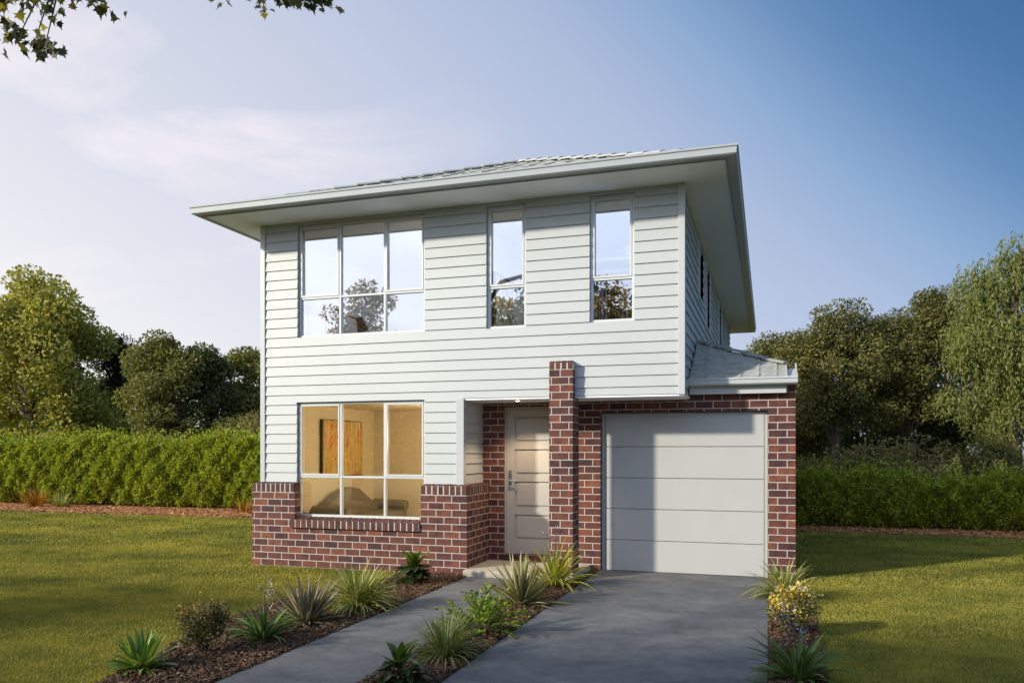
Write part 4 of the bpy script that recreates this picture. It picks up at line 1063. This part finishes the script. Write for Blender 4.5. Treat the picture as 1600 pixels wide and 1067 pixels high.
# ------------------------------------------------------------------ overhanging tree, left of the camera
def overhang():
    rs = np.random.default_rng(90)
    root = empty('overhanging_tree', (-8.2, -2.2, 0), 'leafy tree overhanging the top left corner of the view', 'tree')
    o = np.array([-8.2, -2.2, 0])
    mb = MB()
    def tb(pts, r0, r1, n=7):
        k = len(pts); mb.tube([tuple(np.array(p_) - o) for p_ in pts], [r0 + (r1 - r0) * i / (k - 1) for i in range(k)], n)
    tb([(-8.2, -2.2, -.05), (-8.2, -2.15, 1.2), (-8.15, -2.1, 2.4), (-8.2, -2.2, 3.4), (-8.6, -2.6, 4.2)], .2, .09, 10)
    tb([(-8.15, -2.1, 2.6), (-7.2, .2, 3.9), (-5.9, 2.2, 4.85), (-5.2, 3.4, 5.0), (-4.4, 4.1, 4.95), (-3.6, 4.5, 4.85), (-3.0, 4.55, 4.72)], .075, .018)
    def twig(a, b, c): tb([a, b, c], .011, .003, 5)
    clusters = [(-4.66, 3.8, 4.42, .13, 26, 1), (-4.52, 3.8, 4.2, .09, 15, 0), (-4.40, 3.8, 4.13, .07, 12, 0), (-4.29, 3.78, 4.08, .06, 9, 0), (-4.40, 3.8, 4.45, .12, 20, 0), (-4.28, 3.8, 4.30, .05, 7, 0), (-4.1, 3.8, 4.40, .09, 11, 0), (-3.9, 3.8, 4.36, .09, 10, 0), (-3.72, 3.8, 4.34, .05, 5, 0), (-4.78, 3.75, 4.22, .10, 10, 1), (-4.6, 3.8, 4.7, .2, 26, 0), (-4.1, 3.9, 4.7, .2, 22, 0),
                (-3.46, 4.4, 4.60, .08, 12, 0), (-3.2, 4.4, 4.58, .09, 16, 0), (-3.0, 4.4, 4.53, .11, 24, 0), (-2.82, 4.4, 4.48, .09, 20, 0), (-2.66, 4.4, 4.43, .07, 12, 0), (-3.3, 4.4, 4.75, .2, 22, 0), (-2.85, 4.4, 4.66, .14, 20, 0), (-3.12, 4.38, 4.46, .04, 4, 0)]
    spine = [np.array(q_) for q_ in ((-5.2, 3.4, 5.0), (-4.4, 4.1, 4.95), (-3.6, 4.5, 4.85), (-3.0, 4.55, 4.72))]
    V, F, MI, n = [], [], [], 0
    out = [(0, 0), (.18, .10), (.45, .02), (.30, .22), (.50, .40), (.28, .42), (.18, .62), (.1, .62), (0, 1.0)]
    shape = out + [(-a, b) for a, b in out[-2:0:-1]]
    for x, y, z, r_, k, yel in clusters:
        c = np.array([x, y, z]); s_ = min(spine, key=lambda q_: np.linalg.norm(q_ - c))
        twig(s_, (s_ + c) / 2 + np.array([0, 0, .06]), c)
        for i in range(int(k * 1.6)):
            p_ = c + rs.normal(0, 1, 3) * r_ * np.array([.62, .8, .5]); sz = rs.uniform(.05, .092)
            ax = unit((rs.normal(0, .6, 3) + np.array([.1, 0, -.6]))[None])[0]; b_ = unit(np.cross(ax, rs.normal(0, 1, 3))[None])[0]; nn = np.cross(ax, b_)
            vs = [p_ + ax * sz * .4] + [p_ + b_ * a * sz + ax * t * sz + nn * sz * (.18 * abs(a) - .1 * t * t) for a, t in shape]
            m_ = len(shape); V.append(np.array(vs) - o); F += [(n, n + 1 + j, n + 1 + (j + 1) % m_) for j in range(m_)]; MI += [1 if (yel and rs.uniform() < .45) or rs.uniform() < .05 else 0] * m_; n += m_ + 1
    # crown above and behind the view
    C, P, q, d = clump_pts([(-9.0, -3.0, 4.0, 1.6, 1.5, .9), (-9.6, -3.4, 3.3, 1.3, 1.2, .8)], 40, 2600, .45, rs)
    for i in range(len(P)):
        sz = rs.uniform(.08, .14); ax = unit((rs.normal(0, .7, 3) + np.array([0, 0, -.4]))[None])[0]; b_ = unit(np.cross(ax, rs.normal(0, 1, 3))[None])[0]; nn = np.cross(ax, b_)
        vs = [P[i] + ax * sz * .4] + [P[i] + b_ * a * sz + ax * t * sz + nn * sz * .15 * abs(a) for a, t in shape]
        m_ = len(shape); V.append(np.array(vs) - o); F += [(n, n + 1 + j, n + 1 + (j + 1) % m_) for j in range(m_)]; MI += [0] * m_; n += m_ + 1
    mb.build('trunk', M_bark, root, True)
    np_mesh('crown', np.concatenate(V), np.array(F), [M_overleaf, M_overyel], root, mi=MI)
M_overleaf = leaf_mat('dark_maple_leaf', G((.03, .04, .02), (.055, .065, .028), (.09, .10, .035), (.2, .2, .05)), .35, .5)
M_overyel = leaf_mat('yellow_maple_leaf', G((.5, .4, .03), (.6, .5, .05), (.45, .42, .04)), .4, .5)
overhang()

# trees across the street behind the camera: they shade the foreground and show in the panes
SG = 'street trees across from the house'
for i, (x, y, h, w, lb) in enumerate(((-24.2, -4.0, 6.7, 2.7, 'broad golden street tree furthest left across from the house'), (-19.8, -4.0, 6.8, 2.6, 'round golden street tree beside the broad one'), (-16.0, -4.0, 6.3, 2.3, 'round golden tree in front of the tall one'), (-12.4, -3.8, 4.5, 1.9, 'smallest golden street tree reflected in the lower window'), (-16.3, -11.0, 9.3, 2.9, 'tallest golden street tree reflected in the wide upper window'), (-8.0, -3.4, 6.2, 2.4, 'golden street tree reflected in the middle window'), (-4.5, -3.6, 6.3, 2.4, 'golden street tree reflected in the right upper window'), (-6.4, -3.5, 6.4, 2.3, 'slim golden street tree between two round ones'), (-.9, -4.2, 6.2, 2.4, 'golden street tree standing behind the driveway'))):
    tree('street_tree', lb, (x, y), h * .8, [(0, 0, h * .52, w, w * .9, h * .30), (.2, 0, h * .78, w * .62, w * .6, h * .22), (-w * .5, 0, h * .42, w * .7, w * .6, h * .2)], 75, 11000, .55, .19, M_street, 100 + i, .15, .65, SG, 22)

for i, (x, y, w, h) in enumerate(((-62, -44, 6.5, 9.0), (-52, -41, 6, 10.2), (-42, -45, 6.5, 9.2), (-33, -41, 5.5, 10.5), (-24.5, -43, 6, 9.0), (-15.5, -42, 5.5, 10.0), (-6, -45, 6.5, 8.8), (4, -42, 6, 9.6), (-28.6, -47, 4.5, 8.5), (-37.5, -49, 5, 8.5))):
    lb = ('broad', 'tall', 'wide spreading', 'tallest', 'round', 'slim', 'low', 'leaning', 'set back', 'furthest')[i] + ' park tree in the far row reflected in the panes'
    h *= .72
    tree('park_tree', lb, (x, y), h * .8, [(0, 0, h * .45, w, w * .5, h * .42), (0, 0, h * .78, w * .6, w * .4, h * .28)], 60, 4200, 1.1, .5, M_mid, 150 + i, .3, .65, 'park trees far behind the viewer', 12)

for i in range(9):
    lb = ('first', 'second', 'third', 'fourth', 'fifth', 'sixth', 'seventh', 'eighth', 'last')[i] + ' low bush from the left in the row edging the park behind the viewer'
    tree('bush', lb, (-66 + i * 8.5, -34 + (i % 3) * .8), 2.2, [(0, 0, 1.3, 5.2, 1.3, 1.5 + .25 * (i % 2)), (2, 0, 1.9, 2.2, 1.0, .9)], 60, 5200, .7, .34, M_mid, 180 + i, .06, .6, 'low bushes edging the park', 14, cat='bush', bark=M_twig)

# ------------------------------------------------------------------ light, sky, camera
EL, AZ = R(22), R(43)
S = Vector((-math.sin(AZ) * math.cos(EL), -math.cos(AZ) * math.cos(EL), math.sin(EL)))
ld = bpy.data.lights.new('sun', 'SUN'); ld.energy = 3.55; ld.angle = R(2.8); ld.color = (1, .92, .775)
lo_ = bpy.data.objects.new('sun', ld); COL.objects.link(lo_); lo_.rotation_euler = S.to_track_quat('Z', 'Y').to_euler(); lo_.location = (-10, -14, 12)
def room_light(name, loc, energy, color, size):
    l = bpy.data.lights.new(name, 'POINT'); l.energy = energy; l.color = color; l.shadow_soft_size = size
    o = bpy.data.objects.new(name, l); COL.objects.link(o); o.location = loc
room_light('lounge_lamp', (-4.1, 10.6, 1.75), 62, (1, .87, .62), .15)
room_light('bedroom_fill', (-3.95, 10.3, 3.7), 20, (.70, .83, 1), .2)  # added unseen fill light that brightens the bedroom and its blind
room_light('study_fill', (-2.6, 9.7, 3.6), 7, (.70, .85, 1), .15)  # added unseen fill, lifts the room behind the middle pane
room_light('wardrobe_fill', (-1.25, 9.7, 3.9), 7, (.42, .62, 1), .1)  # added unseen blue fill that tints the wardrobe interior
l = bpy.data.lights.new('porch_downlight', 'SPOT'); l.energy = 45; l.color = (1, .72, .42); l.spot_size = R(110); l.spot_blend = .6; l.shadow_soft_size = .03
o = bpy.data.objects.new('porch_downlight', l); COL.objects.link(o); o.location = (-3.02, 9.53, 2.165)

w = bpy.data.worlds.new('World'); SC.world = w; w.use_nodes = True
nt = w.node_tree
bg = nt.nodes['Background']
sky = nt.nodes.new('ShaderNodeTexSky'); sky.sky_type = 'NISHITA'; sky.sun_disc = False
sky.sun_elevation = EL; sky.sun_rotation = R(223); sky.air_density = 1.0; sky.dust_density = 1.5; sky.ozone_density = 1.5
# high thin haze: paler low down and towards the left, with faint pink wisps
tc = nt.nodes.new('ShaderNodeTexCoord')
def dotn(v):
    d = N(nt, 'ShaderNodeVectorMath', operation='DOT_PRODUCT'); d.inputs[1].default_value = v; nt.links.new(tc.outputs['Generated'], d.inputs[0]); return d.outputs['Value']
side = dotn((-.652, -.10, -.752))
EXPO = .35; BGS = .09
st = [(-.60, (.04, .135, .335)), (-.53, (.065, .18, .40)), (-.46, (.13, .27, .515)), (-.38, (.29, .435, .68)), (-.30, (.44, .535, .75)), (-.2, (.535, .61, .80)), (0, (.71, .74, .87)), (.2, (.86, .865, .935)), (.32, (.98, .97, .985))]
hz = ramp(nt, [((p + .62), c) for p, c in st])
mr = N(nt, 'ShaderNodeMath', operation='ADD', use_clamp=True); mr.inputs[1].default_value = .62; nt.links.new(side, mr.inputs[0]); nt.links.new(mr.outputs[0], hz.inputs[0])
sc_ = N(nt, 'ShaderNodeVectorMath', operation='SCALE'); sc_.inputs['Scale'].default_value = 1 / (BGS * 2 ** EXPO); nt.links.new(hz.outputs[0], sc_.inputs[0])
mx = N(nt, 'ShaderNodeMix', data_type='RGBA'); mx.inputs[0].default_value = .88
nt.links.new(sky.outputs[0], mx.inputs[6]); nt.links.new(sc_.outputs[0], mx.inputs[7])
# added fill: out-of-view sky brightened round the sun, behind the camera and overhead
def addto(prev, val, stops, col):
    rp = ramp(nt, stops, val); m_ = N(nt, 'ShaderNodeVectorMath', operation='MULTIPLY_ADD')
    m_.inputs[1].default_value = tuple(c * 10 for c in col); nt.links.new(rp.outputs[0], m_.inputs[0]); nt.links.new(prev, m_.inputs[2]); return m_.outputs[0]
pv = addto(mx.outputs[2], dotn(tuple(S)), [(.25, (0, 0, 0)), (.65, (.3, .3, .3)), (1, (1, 1, 1))], (.36, .36, .38))
pv = addto(pv, dotn((-.2, -.98, -.05)), [(.35, (0, 0, 0)), (.75, (.8, .8, .8)), (1, (1, 1, 1))], (.34, .44, .66))
pv = addto(pv, dotn((0, -.35, .94)), [(.42, (0, 0, 0)), (.8, (.7, .7, .7)), (1, (1, 1, 1))], (.14, .15, .17))
mp = nt.nodes.new('ShaderNodeMapping'); mp.inputs['Scale'].default_value = (1.2, 1.2, 3.2); nt.links.new(tc.outputs['Generated'], mp.inputs[0])
cn = N(nt, 'ShaderNodeTexNoise', Scale=2.2, Detail=7, Roughness=.55, Distortion=.5); nt.links.new(mp.outputs[0], cn.inputs[0])
cr_ = ramp(nt, [(.52, (0, 0, 0)), (.72, (.8, .8, .8))], cn.outputs[0])
mx2 = N(nt, 'ShaderNodeMix', data_type='RGBA'); cw = ramp(nt, [(.42, (0, 0, 0)), (.62, (1, 1, 1))], mr.outputs[0]); cm = N(nt, 'ShaderNodeMath', operation='MULTIPLY'); nt.links.new(cr_.outputs[0], cm.inputs[0]); nt.links.new(cw.outputs[0], cm.inputs[1]); nt.links.new(cm.outputs[0], mx2.inputs[0]); nt.links.new(pv, mx2.inputs[6]); mx2.inputs[7].default_value = (8.5, 7.9, 8.3, 1)
nt.links.new(mx2.outputs[2], bg.inputs[0]); bg.inputs[1].default_value = BGS

cam = bpy.data.cameras.new('camera'); co = bpy.data.objects.new('camera', cam); COL.objects.link(co)
co.location = (0, 0, 1.55); co.rotation_euler = (R(90), 0, R(18))
cam.sensor_width = 36; cam.lens = 36 * 1232 / 1600; cam.shift_y = (704 - 533.5) / 1600; cam.clip_end = 2000; cam.clip_start = .05
SC.camera = co
SC.view_settings.view_transform = 'Standard'; SC.view_settings.look = 'None'; SC.view_settings.exposure = EXPO; SC.view_settings.gamma = 1
SC.render.engine = 'CYCLES'
cy = SC.cycles
cy.use_denoising = True; cy.max_bounces = 8; cy.transparent_max_bounces = 12; cy.diffuse_bounces = 6; cy.glossy_bounces = 3; cy.sample_clamp_indirect = 6
cy.caustics_reflective = False; cy.caustics_refractive = False
